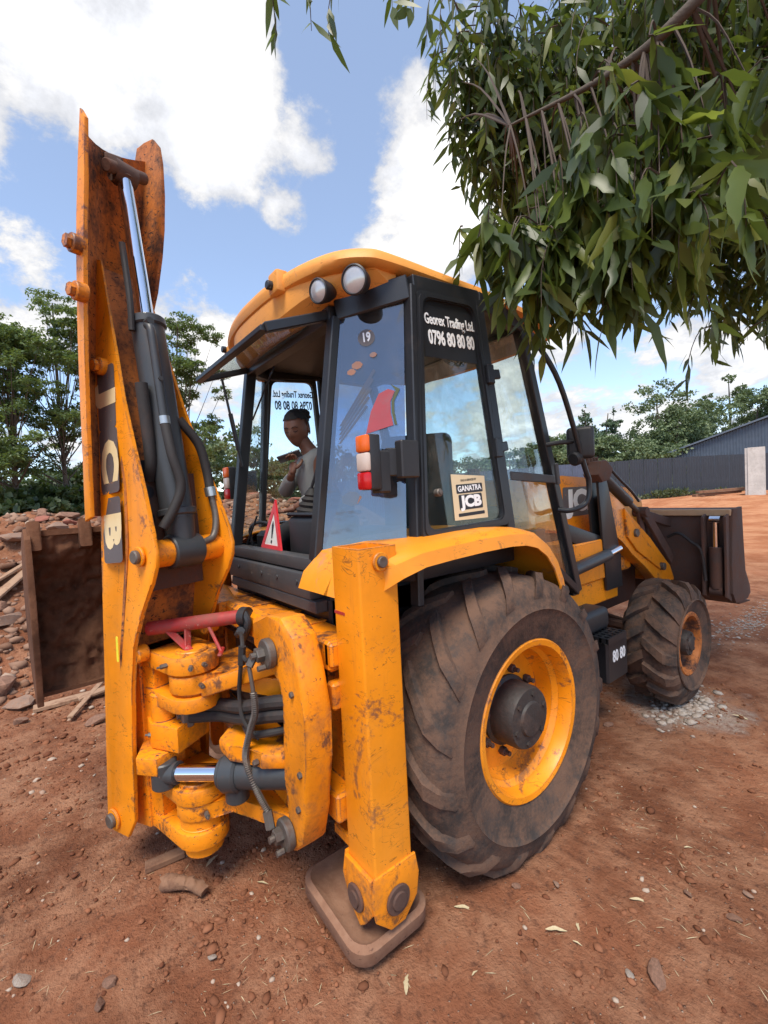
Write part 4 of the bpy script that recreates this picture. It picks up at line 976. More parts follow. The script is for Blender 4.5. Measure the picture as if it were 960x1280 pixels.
# tail lights on brackets
for s_ in (-1, 1):
    x0, x1 = sorted((s_*.80, s_*.885)); y = -.735
    bm = B(); box(bm, (x0, y, 1.815), (x1, y+.055, 2.045), .008, seg=2); box(bm, (x0+.01, y+.05, 1.80), (x1-.005, y+.11, 1.98), .008); bar(bm, (s_*.86, y+.10, 1.93), (s_*.90, -.50, 1.93), .03, .12); box(bm, tuple(sorted((s_*.875, s_*.925)))[0:1]+(-.60, 1.86), tuple(sorted((s_*.875, s_*.925)))[1:2]+(-.50, 2.02), .006)
    tlg = part('tail_light', bm, blackp)
    for nm, z0, z1, mm in (('orange_lens', 1.972, 2.043, lamp_or), ('white_lens', 1.892, 1.970, lamp_wh), ('red_lens', 1.817, 1.890, lamp_rd)):
        bm = B(); box(bm, (x0+.003, y-.018, z0), (x1-.003, y+.01, z1), .010, seg=2); part(nm, bm, mm, tlg)
# fenders
fo = [(-.93, 1.40), (-.90, 1.47), (-.80, 1.555), (-.66, 1.588), (-.50, 1.598), (-.30, 1.606), (-.11, 1.608), (.02, 1.600), (.13, 1.572), (.23, 1.51), (.31, 1.42), (.365, 1.31), (.39, 1.20)]
for s_ in (-1, 1):
    bm = B()
    def off(P, d):
        out = []
        for i, p in enumerate(P):
            a, b_ = Vector(P[max(i-1, 0)]), Vector(P[min(i+1, len(P)-1)]); t = (b_-a).normalized(); out.append((p[0]+t.y*d, p[1]-t.x*d))
        return out
    fi = off(fo, .018)
    x0, x1 = sorted((s_*.56, s_*1.06))
    rows = []
    xs = [.56, .80, 1.0, 1.055, 1.085, 1.095]
    drop = [0, .0, .0, .008, .030, .085]
    for x, dp in zip(xs, drop):
        o_ = off(fo, dp); rows.append([bm.verts.new((s_*(x-(.22*max(0, (-.78-q[0]))/.15 if q[0] < -.78 else 0)*(x > .9)), q[0], q[1])) for q in o_])
    for a, b_ in zip(rows, rows[1:]):
        for i in range(len(a)-1): bm.faces.new((a[i], a[i+1], b_[i+1], b_[i]))
    bmesh.ops.recalc_face_normals(bm, faces=bm.faces)
    bmesh.ops.solidify(bm, geom=list(bm.faces), thickness=.008)
    part('fender', bm, orange_fender, mach, 40)

# ---- cab interior
bm = B(); box(bm, (-.26, -.30, 1.42), (.26, .12, 1.58), .05, seg=3); box(bm, (-.2, -.2, 1.25), (.2, .05, 1.42), .02)
st = part('operator_seat', bm, seatm)
bm = B(); vs = box(bm, (-.25, .30, 1.50), (.25, .42, 2.20), .06, seg=4); xf(vs, Matrix.Translation((.12, .18, 0)) @ Matrix.Rotation(R(38), 4, 'Z') @ Matrix.Translation((0, -.2, 0))); part('seat_back', bm, seatm, st)
bm = B(); cyl(bm, (0, .86, 1.35), (0, .74, 1.80), .035); lathe(bm, [(.17+.014*math.cos(a), .014*math.sin(a)) for a in [i*math.pi/4 for i in range(8)]], (0, .74, 1.80), (0, -.3, 1), 32, closed=True)
bar(bm, (-.16, .74, 1.79), (.16, .74, 1.81), .02, .012); box(bm, (-.3, .84, 1.28), (.3, .98, 1.66), .03)
part('steering_column', bm, blackp)
bm = B()   # rear control console
box(bm, (.05, -.72, 1.33), (.46, -.50, 1.70), .03, seg=3); box(bm, (.045, -.725, 1.70), (.465, -.49, 1.72), .01)
cons = part('control_console', bm, blackp, label='black control console with lever boots')
for x, y, hh, tx, ty in ((.14, -.62, .20, .09, .03), (.34, -.60, .14, .10, .03)):
    bm = B(); pr_ = [(.075, 0), (.080, .015), (.060, .03), (.068, .045), (.048, .06), (.055, .075), (.036, .09), (.040, .10), (.020, .13), (.014, .14), (0, .14)]
    lathe(bm, pr_, (x, y, 1.715), (tx*.8, ty, .5), 24); part('lever_boot', bm, rubber_hose, cons)
    bm = B(); p0_ = Vector((x+tx*.25, y, 1.84)); p1_ = p0_+Vector((tx, ty, hh)); cyl(bm, p0_, p1_, .008); lathe(bm, [(0, -.03), (.018, -.028), (.026, 0), (.024, .02), (.012, .034), (0, .036)], p1_, (tx, ty, hh), 16); part('control_lever', bm, blackp, cons)
bm = B(); lathe(bm, [(.05, 0), (.05, .004), (.035, .006)], (.36, -.60, 1.718), (0, 0, 1), 20); part('boot_ring', bm, clampm, cons)
bm = B(); box(bm, (-.48, -.70, 1.33), (-.30, -.2, 1.60), .03); tube(bm, [(-.42, -.74, 1.50), (-.40, -.76, 1.62), (-.33, -.72, 1.66), (-.24, -.68, 1.62), (-.20, -.66, 1.45)], .01)
tube(bm, [(-.47, -.76, 1.52), (-.36, -.77, 1.60), (-.28, -.76, 1.70)], .006)
part('side_console', bm, blackp)
bm = B()
for k in range(3): tube(bm, [(.30-.05*k, .55, 2.73), (.32, .40+.05*k, 2.62), (.34, .25, 2.66), (.40, .18, 2.74)], .006)
box(bm, (.1, .1, 2.66), (.45, .35, 2.75), .02)
part('overhead_wiring', bm, blackp)

# ---- engine hood and nose
bm = B()
prism(bm, [(1.02, 1.46), (1.02, 1.86), (1.5, 1.87), (2.0, 1.84), (2.6, 1.74), (2.95, 1.62), (3.0, 1.45), (3.0, 1.30), (1.9, 1.36)], YZ, -.42, .42, .03)
hood = part('engine_hood', bm, orange)
bm = B(); prism(bm, [(1.0, 1.30), (1.02, 1.46), (1.9, 1.36), (3.0, 1.30), (3.0, .95), (1.0, .98)], YZ, -.36, .36, .01); part('engine_bay', bm, black)
bm = B(); box(bm, (-.40, 3.005, .95), (.40, 3.03, 1.45), .01); part('front_grille', bm, black)
for s_ in (-1, 1):
    Mh = Matrix((Vector((0, s_, 0)), Vector((0, 0, 1)), Vector((s_, 0, 0)))).transposed().to_4x4(); Mh.translation = (s_*.4205, 1.80, 1.655)
    bm = B(); prism(bm, rrect(.62, .24, .02, 3), Mh, 0, .0012, 0); part('logo_panel', bm, logo_dark, hood)
    text('JCB', .235, Mh @ Matrix.Translation((0, 0, .002)), whitep, hood, 'logo_letter', sx=1.30, off=.012, ext=.0006)
    bm = B(); x0, x1 = sorted((s_*.40, s_*.66))
    box(bm, (x0, 1.22, 1.05), (x1, 1.84, 1.36), .01); box(bm, (x0, 1.10, .86), tuple([x1-.02*s_ if s_ > 0 else x1, 1.90, 1.05]), .01)
    part('side_tank', bm, orange)
    bm = B(); x0, x1 = sorted((s_*.50, s_*.80)); box(bm, (x0, .95, .74), (x1, 1.42, .90), .04, seg=3); part('black_fuel_tank', bm, blackp)
    bm = B()
    xm0, xm1 = sorted((s_*.56, s_*.90))
    for k in range(6): box(bm, (xm0, 1.16+.05*k, .705), (xm1, 1.175+.05*k, .74), 0)
    for k in range(8): xx = xm0+(xm1-xm0)*k/7; box(bm, (xx-.008, 1.16, .70), (xx+.008, 1.425, .738), 0)
    part('step_grating', bm, black)
    bm = B(); x0, x1 = sorted((s_*.58, s_*.88)); box(bm, (x0, 1.20, .40), (x1, 1.50, .70), .015); bb = part('battery_box', bm, black)
    if s_ > 0: text('80 80', .11, Matrix.Translation((.882, 1.36, .58)) @ Matrix(((0, 0, 1, 0), (1, 0, 0, 0), (0, 1, 0, 0), (0, 0, 0, 1))), whitep, bb, 'lettering', sx=.75, off=.003)
# loader towers, arms and rams
for s_ in (-1, 1):
    xa = s_*.60
    bm = B(); x0, x1 = sorted((s_*.57, s_*.67))
    prism(bm, [(1.56, 1.92), (1.66, 1.92), (1.74, 1.72), (1.90, 1.20), (1.92, .95), (1.66, .95), (1.62, 1.30)], YZ, x0, x0+.02, .003); prism(bm, [(1.56, 1.92), (1.66, 1.92), (1.74, 1.72), (1.90, 1.20), (1.92, .95), (1.66, .95), (1.62, 1.30)], YZ, x1-.02, x1, .003)
    tw = part('loader_tower', bm, black)
    bm = B(); prism(bm, [(1.52, 1.86), (1.56, 1.96), (1.66, 1.97), (1.76, 1.90), (1.70, 1.82), (1.58, 1.80)], YZ, x0+.005, x1+.03*s_ if s_ > 0 else x1, .01)
    for k in range(4): cyl(bm, (xa, 1.56+.045*k, 1.95), (xa, 1.55+.045*k, 2.0), .016, seg=10)
    part('tower_head', bm, dark_rust)
    bm = B(); prism(bm, [(1.10, 1.42), (1.15, 1.52), (1.72, 1.36), (1.80, 1.26), (1.70, 1.20)], YZ, x0+.025, x1-.025, .006)
    part('lift_link', bm, black)
    # arm: rear beam, elbow, nose
    bm = B(); xo0, xo1 = sorted((s_*.56, s_*.66))
    prism(bm, [(1.76, 1.70), (1.90, 1.66), (2.14, 1.50), (2.50, 1.28), (2.72, 1.12), (2.93, .98), (3.02, .84), (2.95, .78), (2.64, .86), (2.38, 1.04), (2.12, 1.18), (1.98, 1.30), (1.80, 1.38)], YZ, xo0, xo1, .008)
    prism(bm, [(1.98, 1.58), (2.16, 1.42), (2.62, 1.10), (2.66, .98), (2.2, 1.20), (2.02, 1.34)], YZ, (xo1+.001) if s_ > 0 else xo0-.018, (xo1+.018) if s_ > 0 else xo0-.001, .004)
    arm = part('loader_arm', bm, orange_old if s_ < 0 else orange)
    for k, (y, z) in enumerate(((2.16, 1.36), (2.70, 1.0))):
        bm = B(); xx = xo1 if s_ > 0 else xo0; cyl(bm, (xx, y, z), (xx+s_*.04, y, z), .035, seg=20, bev=.004); part('arm_pin', bm, steelbolt, arm)
    # dump ram and links
    bm = B(); cyl(bm, (xa, 1.70, 1.89), (xa, 2.22, 1.62), .045, seg=20, bev=.004); tube(bm, [(xa+.04*s_, 1.72, 1.97), (xa+.04*s_, 1.95, 1.84), (xa+.04*s_, 2.2, 1.71), (xa+.02*s_, 2.38, 1.62)], .012, 8); dr_ = part('dump_ram', bm, cylm)
    bm = B(); cyl(bm, (xa, 2.2, 1.63), (xa, 2.46, 1.50), .022, seg=16); part('dump_ram_rod', bm, steelbolt, dr_)
    bm = B()
    bar(bm, (xa, 2.42, 1.54), (xa, 2.58, 1.02), .03, .07, up=(0, 1, 0)); bar(bm, (xa+.04, 2.44, 1.52), (xa+.04, 3.02, 1.02), .03, .10, up=(0, 1, 0)); cyl(bm, (xa-.05, 2.44, 1.52), (xa+.07, 2.44, 1.52), .045, seg=18, bev=.004); bar(bm, (xa, 2.50, 1.50), (xa, 3.15, 1.36), .03, .08)
    part('bucket_link', bm, dark_rust, arm)
    bm = B(); cyl(bm, (s_*.68, 1.12, 1.185), (s_*.68, 1.66, 1.235), .045, seg=24, bev=.004); lr = part('lift_ram', bm, cylm)
    bm = B(); cyl(bm, (s_*.68, 1.64, 1.232), (s_*.68, 1.86, 1.262), .026, seg=20); part('lift_ram_rod', bm, chrome, lr)
bm = B(); box(bm, (-.56, 2.18, 1.02), (.56, 2.34, 1.14), .02); cyl(bm, (-.6, 2.95, .86), (.6, 2.95, .86), .05)
part('loader_cross_tube', bm, orange_cast)
# loader bucket
bm = B()
back = [(3.40, 1.50), (3.14, 1.49), (3.10, 1.38), (3.08, .95), (3.14, .70), (3.30, .60), (3.62, .57), (3.66, .575), (3.34, .635), (3.17, .73), (3.11, .96), (3.13, 1.37), (3.17, 1.465), (3.40, 1.475)]
prism(bm, back, YZ, -1.10, 1.10, .003)
lb = part('loader_bucket', bm, dark_rust, label='wide dark steel loader bucket seen from behind')
for x in (-1.10, 1.10):
    bm = B(); prism(bm, [(3.12, 1.50), (3.37, 1.51), (3.40, 1.2), (3.44, .90), (3.58, .74), (3.60, .66), (3.50, .62), (3.15, .64), (3.06, .74), (3.05, 1.0), (3.08, 1.40)], YZ, x-.015, x+.015, .004); part('bucket_end_plate', bm, dark_rust, lb)
for x in (-.85, -.45, .12, .42):
    bm = B(); prism(bm, [(3.13, 1.46), (3.04, 1.40), (2.99, .95), (3.10, .72), (3.14, .75)], YZ, x-.012, x+.012, .003); part('bucket_rib', bm, dark_rust, lb)
bm = B(); box(bm, (-1.10, 3.085, 1.44), (1.10, 3.125, 1.50), .006); part('top_stiffener', bm, pale_steel, lb)
for s_ in (-1, 1):
    bm = B(); cyl(bm, (s_*1.0, 3.03, .78), (s_*1.0, 3.03, 1.16), .052, seg=24, bev=.005); cyl(bm, (s_*.95, 3.03, .76), (s_*1.05, 3.03, .76), .045, seg=18, bev=.004); cr = part('clam_ram', bm, dark_rust, lb)
    bm = B(); cyl(bm, (s_*1.0, 3.03, 1.15), (s_*1.0, 3.03, 1.40), .028, seg=20); cyl(bm, (s_*.96, 3.03, 1.41), (s_*1.04, 3.03, 1.41), .035, seg=18); part('clam_ram_rod', bm, chrome, lb)
    for dx in (-.085, .085):
        bm = B(); prism(bm, [(3.06, 1.46), (2.97, 1.44), (2.98, 1.0), (2.97, .72), (3.10, .66)], YZ, s_*1.0+dx-.01, s_*1.0+dx+.01, .003); part('ram_bracket', bm, dark_rust, lb)
    bm = B(); tube(bm, [(s_*.62, 3.0, 1.24), (s_*.72, 2.98, 1.28), (s_*.82, 2.99, 1.20), (s_*.90, 2.98, 1.12), (s_*.93, 2.98, .85)], .014, 8); part('hydraulic_hose', bm, rubber_hose, lb)
# mirror, its guard bar
bm = B(); tube(bm, [(.80, .56, 2.70), (.90, .68, 2.40), (.925, .88, 1.92), (.93, .93, 1.80), (.92, .91, 1.68), (.87, .82, 1.635), (.80, .78, 1.64)], .016, 12)
part('mirror_guard', bm, black)
bm = B(); vs = box(bm, (-.02, -.08, -.10), (.04, .08, .10), .025, seg=3); xf(vs, Matrix.Translation((.91, .88, 2.05)) @ Matrix.Rotation(R(-70), 4, 'Z')); tube(bm, [(.78, .70, 2.05), (.84, .78, 2.06), (.90, .86, 2.06)], .014); cyl(bm, (.89, .82, 1.95), (.90, .90, 1.97), .045, seg=20, bev=.01)
part('wing_mirror', bm, blackp)

# ================================================================== SCENERY
def rock_mesh(seed, sub=2, squash=.6, blocky=.0):
    bm = B(); bmesh.ops.create_icosphere(bm, subdivisions=sub, radius=1); r_ = random.Random(seed); off_ = Vector((r_.uniform(-9, 9), r_.uniform(-9, 9), r_.uniform(-9, 9)))
    pl_ = [(Vector((r_.uniform(-1, 1), r_.uniform(-1, 1), r_.uniform(-1, 1))).normalized(), r_.uniform(.45, .8)) for _ in range(9)]
    for v in bm.verts:
        p = v.co.copy()
        for nn_, d_ in pl_:
            e = p.dot(nn_)-d_
            if e > 0: p -= nn_*e
        p *= 1+.10*noise.noise(p*2.5+off_)
        v.co = Vector((p.x, p.y*.8, p.z*squash))
    return bm
def mesh_only(name, bm, mat, smooth=28):
    o = finish(name, bm, mat, None, smooth); me = o.data; bpy.data.objects.remove(o); return me
def put(name, me, loc, rot, scl, label, cat, group=None):
    o = bpy.data.objects.new(name, me); COL.objects.link(o); o.location = loc; o.rotation_euler = rot; o.scale = scl if hasattr(scl, '__len__') else (scl,)*3
    return props(o, label, cat, group)
rocks = {k: [mesh_only('rock', rock_mesh(i*7+j, 2, sq), mm) for i in range(4)] for j, (k, mm, sq) in enumerate((('c', concrete, .6), ('s', stonem, .7), ('b', redbrick, .6), ('p', palelime, .6)))}
def ground_hit(px, py):
    """first ground point along the line of sight through a point of the photograph"""
    d = (CR*((px-480)/560.2)+CU*((640-py)/560.2)+CD).normalized(); t = 1.0
    while t < 60:
        p = CAM+d*t
        if p.z < gz(p.x, p.y): return Vector((p.x, p.y, gz(p.x, p.y))), t
        t += .03+t*.004
    return None, 0
# named rocks and slabs of the rubble bank (placed on the bank surface where they lie)
named = [((22, 885), 'c', (.26, .2, .14), 'large pale boulder at the foot of the rubble bank left of the bucket'),
         ((6, 868), 's', (.24, .18, .16), 'brown boulder at the left edge beside the pale boulder'), ((24, 905), 's', (.09, .08, .06), 'fist sized stone in front of the pale boulder'),
         ((8, 780), 'c', (.30, .22, .15), 'big flat grey boulder lying halfway up the rubble bank'), ((72, 664), 'c', (.30, .22, .20), 'square dark grey concrete block on top of the rubble bank'),
         ((50, 654), 'b', (.25, .2, .12), 'red brick lump on the crest of the rubble bank'), ((92, 672), 'c', (.26, .2, .15), 'pale concrete lump right of the square grey block'),
         ((25, 680), 'c', (.45, .3, .16), 'long leaning grey slab below the crest of the rubble bank'), ((60, 690), 'c', (.3, .2, .13), 'light stone below the square grey block'),
         ((85, 648), 's', (.3, .25, .15), 'brown stone on the crest just left of the dipper'), ((122, 905), 's', (.13, .10, .08), 'grey brown stone between the bucket and the boom foot'),
         ((275, 640), 'c', (.24, .2, .12), 'pale rubble lump seen between the boom and the cab'), ((45, 750), 's', (.18, .14, .1), 'stone under the pale plank on the bank')]
for (px, py), k, sc_, lab in named:
    p, t = ground_hit(px, py)
    if p is None: continue
    sc_ = [q*.78 for q in sc_]; put('rock', rocks[k][rnd.randrange(4)], p+Vector((0, 0, sc_[2]*.35)), (rnd.uniform(-.3, .3), rnd.uniform(-.3, .3), rnd.uniform(0, 6)), sc_, lab, 'rock')
kinds = (('c', 'grey chunk of broken concrete in the rubble bank', 'grey concrete chunks of the rubble bank'), ('s', 'brown stone in the rubble bank', 'brown stones of the rubble bank'), ('b', 'reddish lump of broken brick in the rubble bank', 'reddish brick lumps of the rubble bank'))
for i in range(210):
    y = rnd.uniform(-6, 3.5) if i % 4 else rnd.uniform(-3.5, 2.5); x = -rnd.uniform(3.1, 7.2)
    if i % 3 == 0: x = -rnd.uniform(5.6, 7.2)
    k, lab, grp = kinds[(0, 0, 1, 1, 2, 0)[rnd.randrange(6)] if x < -4.5 else 1]
    s_ = rnd.uniform(.05, .17)*(1 if x < -4.5 else .6)
    put('stone' if k == 's' else ('concrete_chunk' if k == 'c' else 'brick_lump'), rocks[k][rnd.randrange(4)], (x, y, gz(x, y)+s_*.2), (rnd.uniform(-.5, .5), rnd.uniform(-.5, .5), rnd.uniform(0, 6)), (s_*rnd.uniform(.8, 1.5), s_, s_*rnd.uniform(.6, 1.1)), lab, 'stone' if k == 's' else 'rubble', grp)
# planks on the bank and beside the bucket
def plank(p, q, w_, h_, lab, mat=wood, nm='plank'):
    bm = B(); p = Vector(p); q = Vector(q); L_ = (q-p).length
    vs = box(bm, (-L_/2, -w_/2, -h_/2), (L_/2, w_/2, h_/2), .004)
    d = (q-p).normalized(); z = (Vector((0, 0, 1))-d*d.z).normalized(); M = Matrix((d, z.cross(d), z)).transposed().to_4x4(); M.translation = (0, 0, 0); xf(vs, M)
    o = finish(nm, bm, mat, None, 30); o.location = (p+q)/2; return props(o, lab, nm.replace('_', ' '))
def gp(px, py, up=.03):
    p, t = ground_hit(px, py); return p+Vector((0, 0, up))
plank(gp(-12, 768, .1), gp(40, 722, .10), .13, .03, 'pale weathered plank lying up the rubble bank left of the bucket')
plank(gp(-10, 742, .08), gp(34, 716, .1), .09, .03, 'narrower plank just above the pale plank on the bank')
plank(gp(42, 893, .02), gp(150, 862, .03), .12, .035, 'long dirty board on the ground under the bucket')
plank(gp(88, 905, .05), gp(138, 853, .10), .05, .02, 'thin split board leaning behind the boom foot')
plank(gp(98, 880, .04), gp(140, 868, .06), .10, .025, 'short wide board behind the boom foot')
plank(gp(182, 1090, .015), gp(232, 1073, .02), .06, .03, 'flat brown board scrap on the soil below the kingpost', drywood, 'board_scrap')
bm = B(); tube(bm, [(-.05, -.10, 0), (-.02, -.04, .02), (.0, .03, .025), (.03, .10, .0)], .03, 18, 10, radii=(.036, .022)); 
for v in bm.verts: v.co += v.co.normalized()*(.016*noise.noise(v.co*30)+.012*noise.noise(v.co*80))
o = finish('wood_chunk', bm, drywood, None, 50); o.location = gp(230, 1118, .02); o.rotation_euler = (0, 0, -.55); props(o, 'twisted brown wood chunk on the soil below the kingpost', 'wood chunk')

# single stones on the open ground
for (px, py), s_, k, lab in (((822, 1228), .045, 's', 'round reddish stone near the lower right corner'), ((695, 1106), .018, 'c', 'small pinkish stone to the right of the stabiliser pad'), ((788, 1222), .02, 'p', 'small pale stone just left of the round reddish stone'),
                             ((918, 1158), .025, 's', 'brown stone near the right edge of the picture'), ((760, 908), .035, 's', 'brown stone behind the rear wheel towards the front wheel'), ((645, 1110), .02, 's', 'small stone below the rear tyre'),
                             ((28, 1228), .04, 'p', 'pale stone near the lower left corner'), ((140, 1235), .03, 's', 'flat stone right of the pale corner stone'), ((125, 1262), .03, 's', 'stone at the lower edge near the left'), ((265, 1200), .02, 'p', 'small pale stone left of the pad'), ((935, 1120), .02, 'c', 'grey stone at the right edge'), ((860, 1125), .02, 's', 'brown pebble above the lower right stones')):
    p, t = ground_hit(px, py); put('stone', rocks[k][rnd.randrange(4)], p+Vector((0, 0, s_*.3)), (rnd.uniform(-.3, .3), rnd.uniform(-.3, .3), rnd.uniform(0, 6)), (s_*1.2, s_, s_*.8), lab, 'stone')

# scattered crumbs and pebbles nobody could count
def scatter(name, n_, gen, mat, size, squash=.7, seed=1):
    rs = np.random.RandomState(seed); t = (1+5**.5)/2
    bmx = bmesh.new(); bmesh.ops.create_icosphere(bmx, subdivisions=1, radius=1); V0 = np.array([v.co[:] for v in bmx.verts]); F0 = np.array([[v.index for v in f.verts] for f in bmx.faces]); bmx.free()
    XYp = gen(rs, n_); n_ = len(XYp)
    sz = size(rs, n_, XYp); Z = np.array([gz(a, b_) for a, b_ in XYp])
    J = V0[None]*(1+rs.uniform(-.35, .35, (n_, len(V0), 1))); J = J*np.stack([sz*rs.uniform(.8, 1.5, n_), sz, sz*squash], 1)[:, None, :]
    a = rs.uniform(0, 6.28, n_); c, s_ = np.cos(a)[:, None], np.sin(a)[:, None]
    X = J[..., 0]*c-J[..., 1]*s_+XYp[:, 0:1]; Y = J[..., 0]*s_+J[..., 1]*c+XYp[:, 1:2]; Zz = J[..., 2]+(Z+sz*.15)[:, None]
    v = np.stack([X, Y, Zz], -1).reshape(-1, 3); f = (F0[None]+(np.arange(n_)*len(V0))[:, None, None]).reshape(-1, 3)
    me = bpy.data.meshes.new(name); me.vertices.add(len(v)); me.vertices.foreach_set('co', v.reshape(-1).astype(np.float32))
    me.loops.add(len(f)*3); me.loops.foreach_set('vertex_index', f.reshape(-1).astype(np.int32)); me.polygons.add(len(f)); me.polygons.foreach_set('loop_start', np.arange(0, len(f)*3, 3, dtype=np.int32)); me.polygons.foreach_set('loop_total', np.full(len(f), 3, dtype=np.int32)); me.update(calc_edges=True)
    me.materials.append(mat); o = bpy.data.objects.new(name, me); COL.objects.link(o); o['kind'] = 'stuff'; return o
def near_gen(rs, n_):
    r_ = .3+3.6*rs.uniform(0, 1, n_)**.8; a = rs.uniform(-.1, 2.0, n_)+R(38); c_ = np.stack([CAM.x-r_*1.25*np.cos(a-R(38)), CAM.y+r_*1.25*np.sin(a-R(38))], 1)
    k = np.array([noise.noise(Vector((p[0]*1.3, p[1]*1.3, 3))) for p in c_]); return c_[rs.uniform(-.25, .45, n_) < k]
def mat_crumb(name, a, b_):
    mt, n = newmat(name); rp = n.add('ShaderNodeNewGeometry').outputs['Random Per Island']
    c = n.mix(rp, a, b_); n.set(n.bsdf, 'Base Color', n.mix(n.ramp(rp, .94, .96), c, (.40, .31, .24))); n.set(n.bsdf, 'Roughness', .95); n.set(n.bsdf, 'Specular IOR Level', .1); return mt
crumb = mat_crumb('soil_crumbs', (.13, .048, .026), (.28, .115, .06))
scatter('soil_crumbs', 26000, near_gen, crumb, lambda rs, n_, P: .0018+.010*rs.uniform(0, 1, n_)**7)
scatter('soil_clods', 5200, near_gen, mat_crumb('soil_clod', (.12, .046, .024), (.27, .115, .062)), lambda rs, n_, P: .004+.018*rs.uniform(0, 1, n_)**3, .6, seed=14)
def left_gen(rs, n_):
    return np.stack([rs.uniform(-4.2, .2, n_), rs.uniform(-4, -.9, n_)], 1)
scatter('gravel', 7000, left_gen, crumb, lambda rs, n_, P: .003+.026*rs.uniform(0, 1, n_)**6*(.5+.5*(P[:, 0] < -1.6)), seed=4)
def bank_gen(rs, n_):
    return np.stack([rs.uniform(-7.6, -3.2, n_), rs.uniform(-6.5, 4, n_)], 1)
scatter('rubble', 7000, bank_gen, mat_crumb('rubble_bits', (.17, .085, .052), (.32, .20, .14)), lambda rs, n_, P: .015+.07*rs.uniform(0, 1, n_)**3, seed=6)
c0, _ = ground_hit(850, 885)
def dust_gen(rs, n_):
    t = rs.normal(size=(n_, 2))*np.array([.08, .18]); return t+np.array([c0.x+.02, c0.y-.02])
scatter('pale_lime_lumps', 700, dust_gen, palelime, lambda rs, n_, P: .003+.034*rs.uniform(0, 1, n_)**5, .5, seed=8)
c1, _ = ground_hit(935, 780)
scatter('pale_lime_lumps', 900, lambda rs, n_: rs.normal(size=(n_, 2))*np.array([.12, .5])+np.array([c1.x, c1.y]), palelime, lambda rs, n_, P: .004+.014*rs.uniform(0, 1, n_)**3, .4, seed=9)
# thin straws and dry stems on the soil
n_ = 1500; P = near_gen(NR, n_*3)[:n_]; n_ = len(P)
pos = np.array([(a, b_, gz(a, b_)+.006) for a, b_ in P]); d = unit(n_)*np.array([1, 1, .12]); L_ = NR.uniform(.01, .06, n_)
o = leafcloud('dry_straw', dryleaf, pos, d, np.tile([0, 0, 1.], (n_, 1))+unit(n_)*.3, L_, NR.uniform(.0012, .0025, n_), None, .1, 'stuff')

# fallen leaves
def leaf_mesh(seed, L_=1., W_=.2, curl=.15):
    r_ = random.Random(seed); bm = B(); ns = 8; rows = []
    for i in range(ns+1):
        t = i/ns; w_ = W_*(math.sin(math.pi*min(1, t*1.02+.02))**.8)*(1-.25*t)*.5+.001; z = -curl*L_*(t**1.6)+r_.uniform(-.004, .004); y = .10*L_*math.sin(t*2.4)*r_.choice((1, .6))
        rows.append([bm.verts.new((t*L_, y+w_, z+.25*w_)), bm.verts.new((t*L_, y, z)), bm.verts.new((t*L_, y-w_, z+.25*w_))])
    for a, b_ in zip(rows, rows[1:]):
        for j in (0, 1): bm.faces.new((a[j], a[j+1], b_[j+1], b_[j]))
    return bm
dl = [mesh_only('fallen_leaf', leaf_mesh(i, 1, .20, .12), dryleaf, 60) for i in range(3)]
for (px, py), ang, s_, lab in (((568, 1143), -5, .075, 'thin pale dry leaf just right of the stabiliser pad'), ((682, 1172), 0, .075, 'broad pale dry leaf, left one of a touching pair'), ((724, 1172), 68, .05, 'upright curled dry leaf beside the broad pale leaf'), ((716, 1184), -30, .03, 'tiny leaf fragment under the broad pale leaf'),
                               ((787, 1130), -8, .07, 'cream dry leaf above and left of the reddish stone'), ((508, 1250), 80, .075, 'long pale dry leaf at the lower edge below the pad'), ((258, 1092), 75, .085, 'white curled strip of leaf on the soil below the carriage'), ((322, 1111), -5, .045, 'white forked leaf scrap left of the pad'),
                               ((873, 968), 60, .035, 'left one of two small white leaves right of the rear wheel'), ((880, 966), 110, .035, 'right one of two small white leaves right of the rear wheel'), ((855, 1062), 5, .04, 'small pale leaf on the open soil at the right'), ((915, 897), -40, .10, 'dry leaf on the pale lime patch behind the front wheel'), ((590, 1225), 40, .03, 'small leaf between the pad and the pair of leaves')):
    p, t = ground_hit(px, py)
    o = put('fallen_leaf', dl[rnd.randrange(3)], p+Vector((0, 0, .006+s_*.12)), (rnd.uniform(-.1, .1), .1, R(52+ang)), s_*1.25, lab, 'fallen leaf')

# ------------------------------------------------------------------ fence, shed, white screen wall, timber
def corr_sheet(name, w_, z0, z1, ribs, depth, mat, parent, loc, rotz):
    bm = B(); pts = []
    for i in range(ribs*2+1):
        a = w_*i/(ribs*2); pts += [(a-w_/ribs*.12, depth if i % 2 else 0), (a+w_/ribs*.12, depth if i % 2 else 0)]
    pts = pts[1:-1]; A_ = [bm.verts.new((a, d_, z0)) for a, d_ in pts]; C_ = [bm.verts.new((a, d_, z1)) for a, d_ in pts]
    for i in range(len(pts)-1): bm.faces.new((A_[i], A_[i+1], C_[i+1], C_[i]))
    o = finish(name, bm, mat, None, 0); o.parent = parent; o.location = loc; o.rotation_euler.z = rotz; return o
fa_, fb_ = Vector((-26.0, 13.0, 0)), Vector((-1.0, 45.0, 0))
fd = (fb_-fa_); fl_ = fd.length; fd.normalize(); frot = math.atan2(fd.y, fd.x)
fence = empty('sheet_metal_fence', (fa_.x, fa_.y, 0), 'long dark blue grey corrugated metal fence across the far end of the yard', 'fence')
nsheet = int(fl_/1.0); kk = 0
first = {}
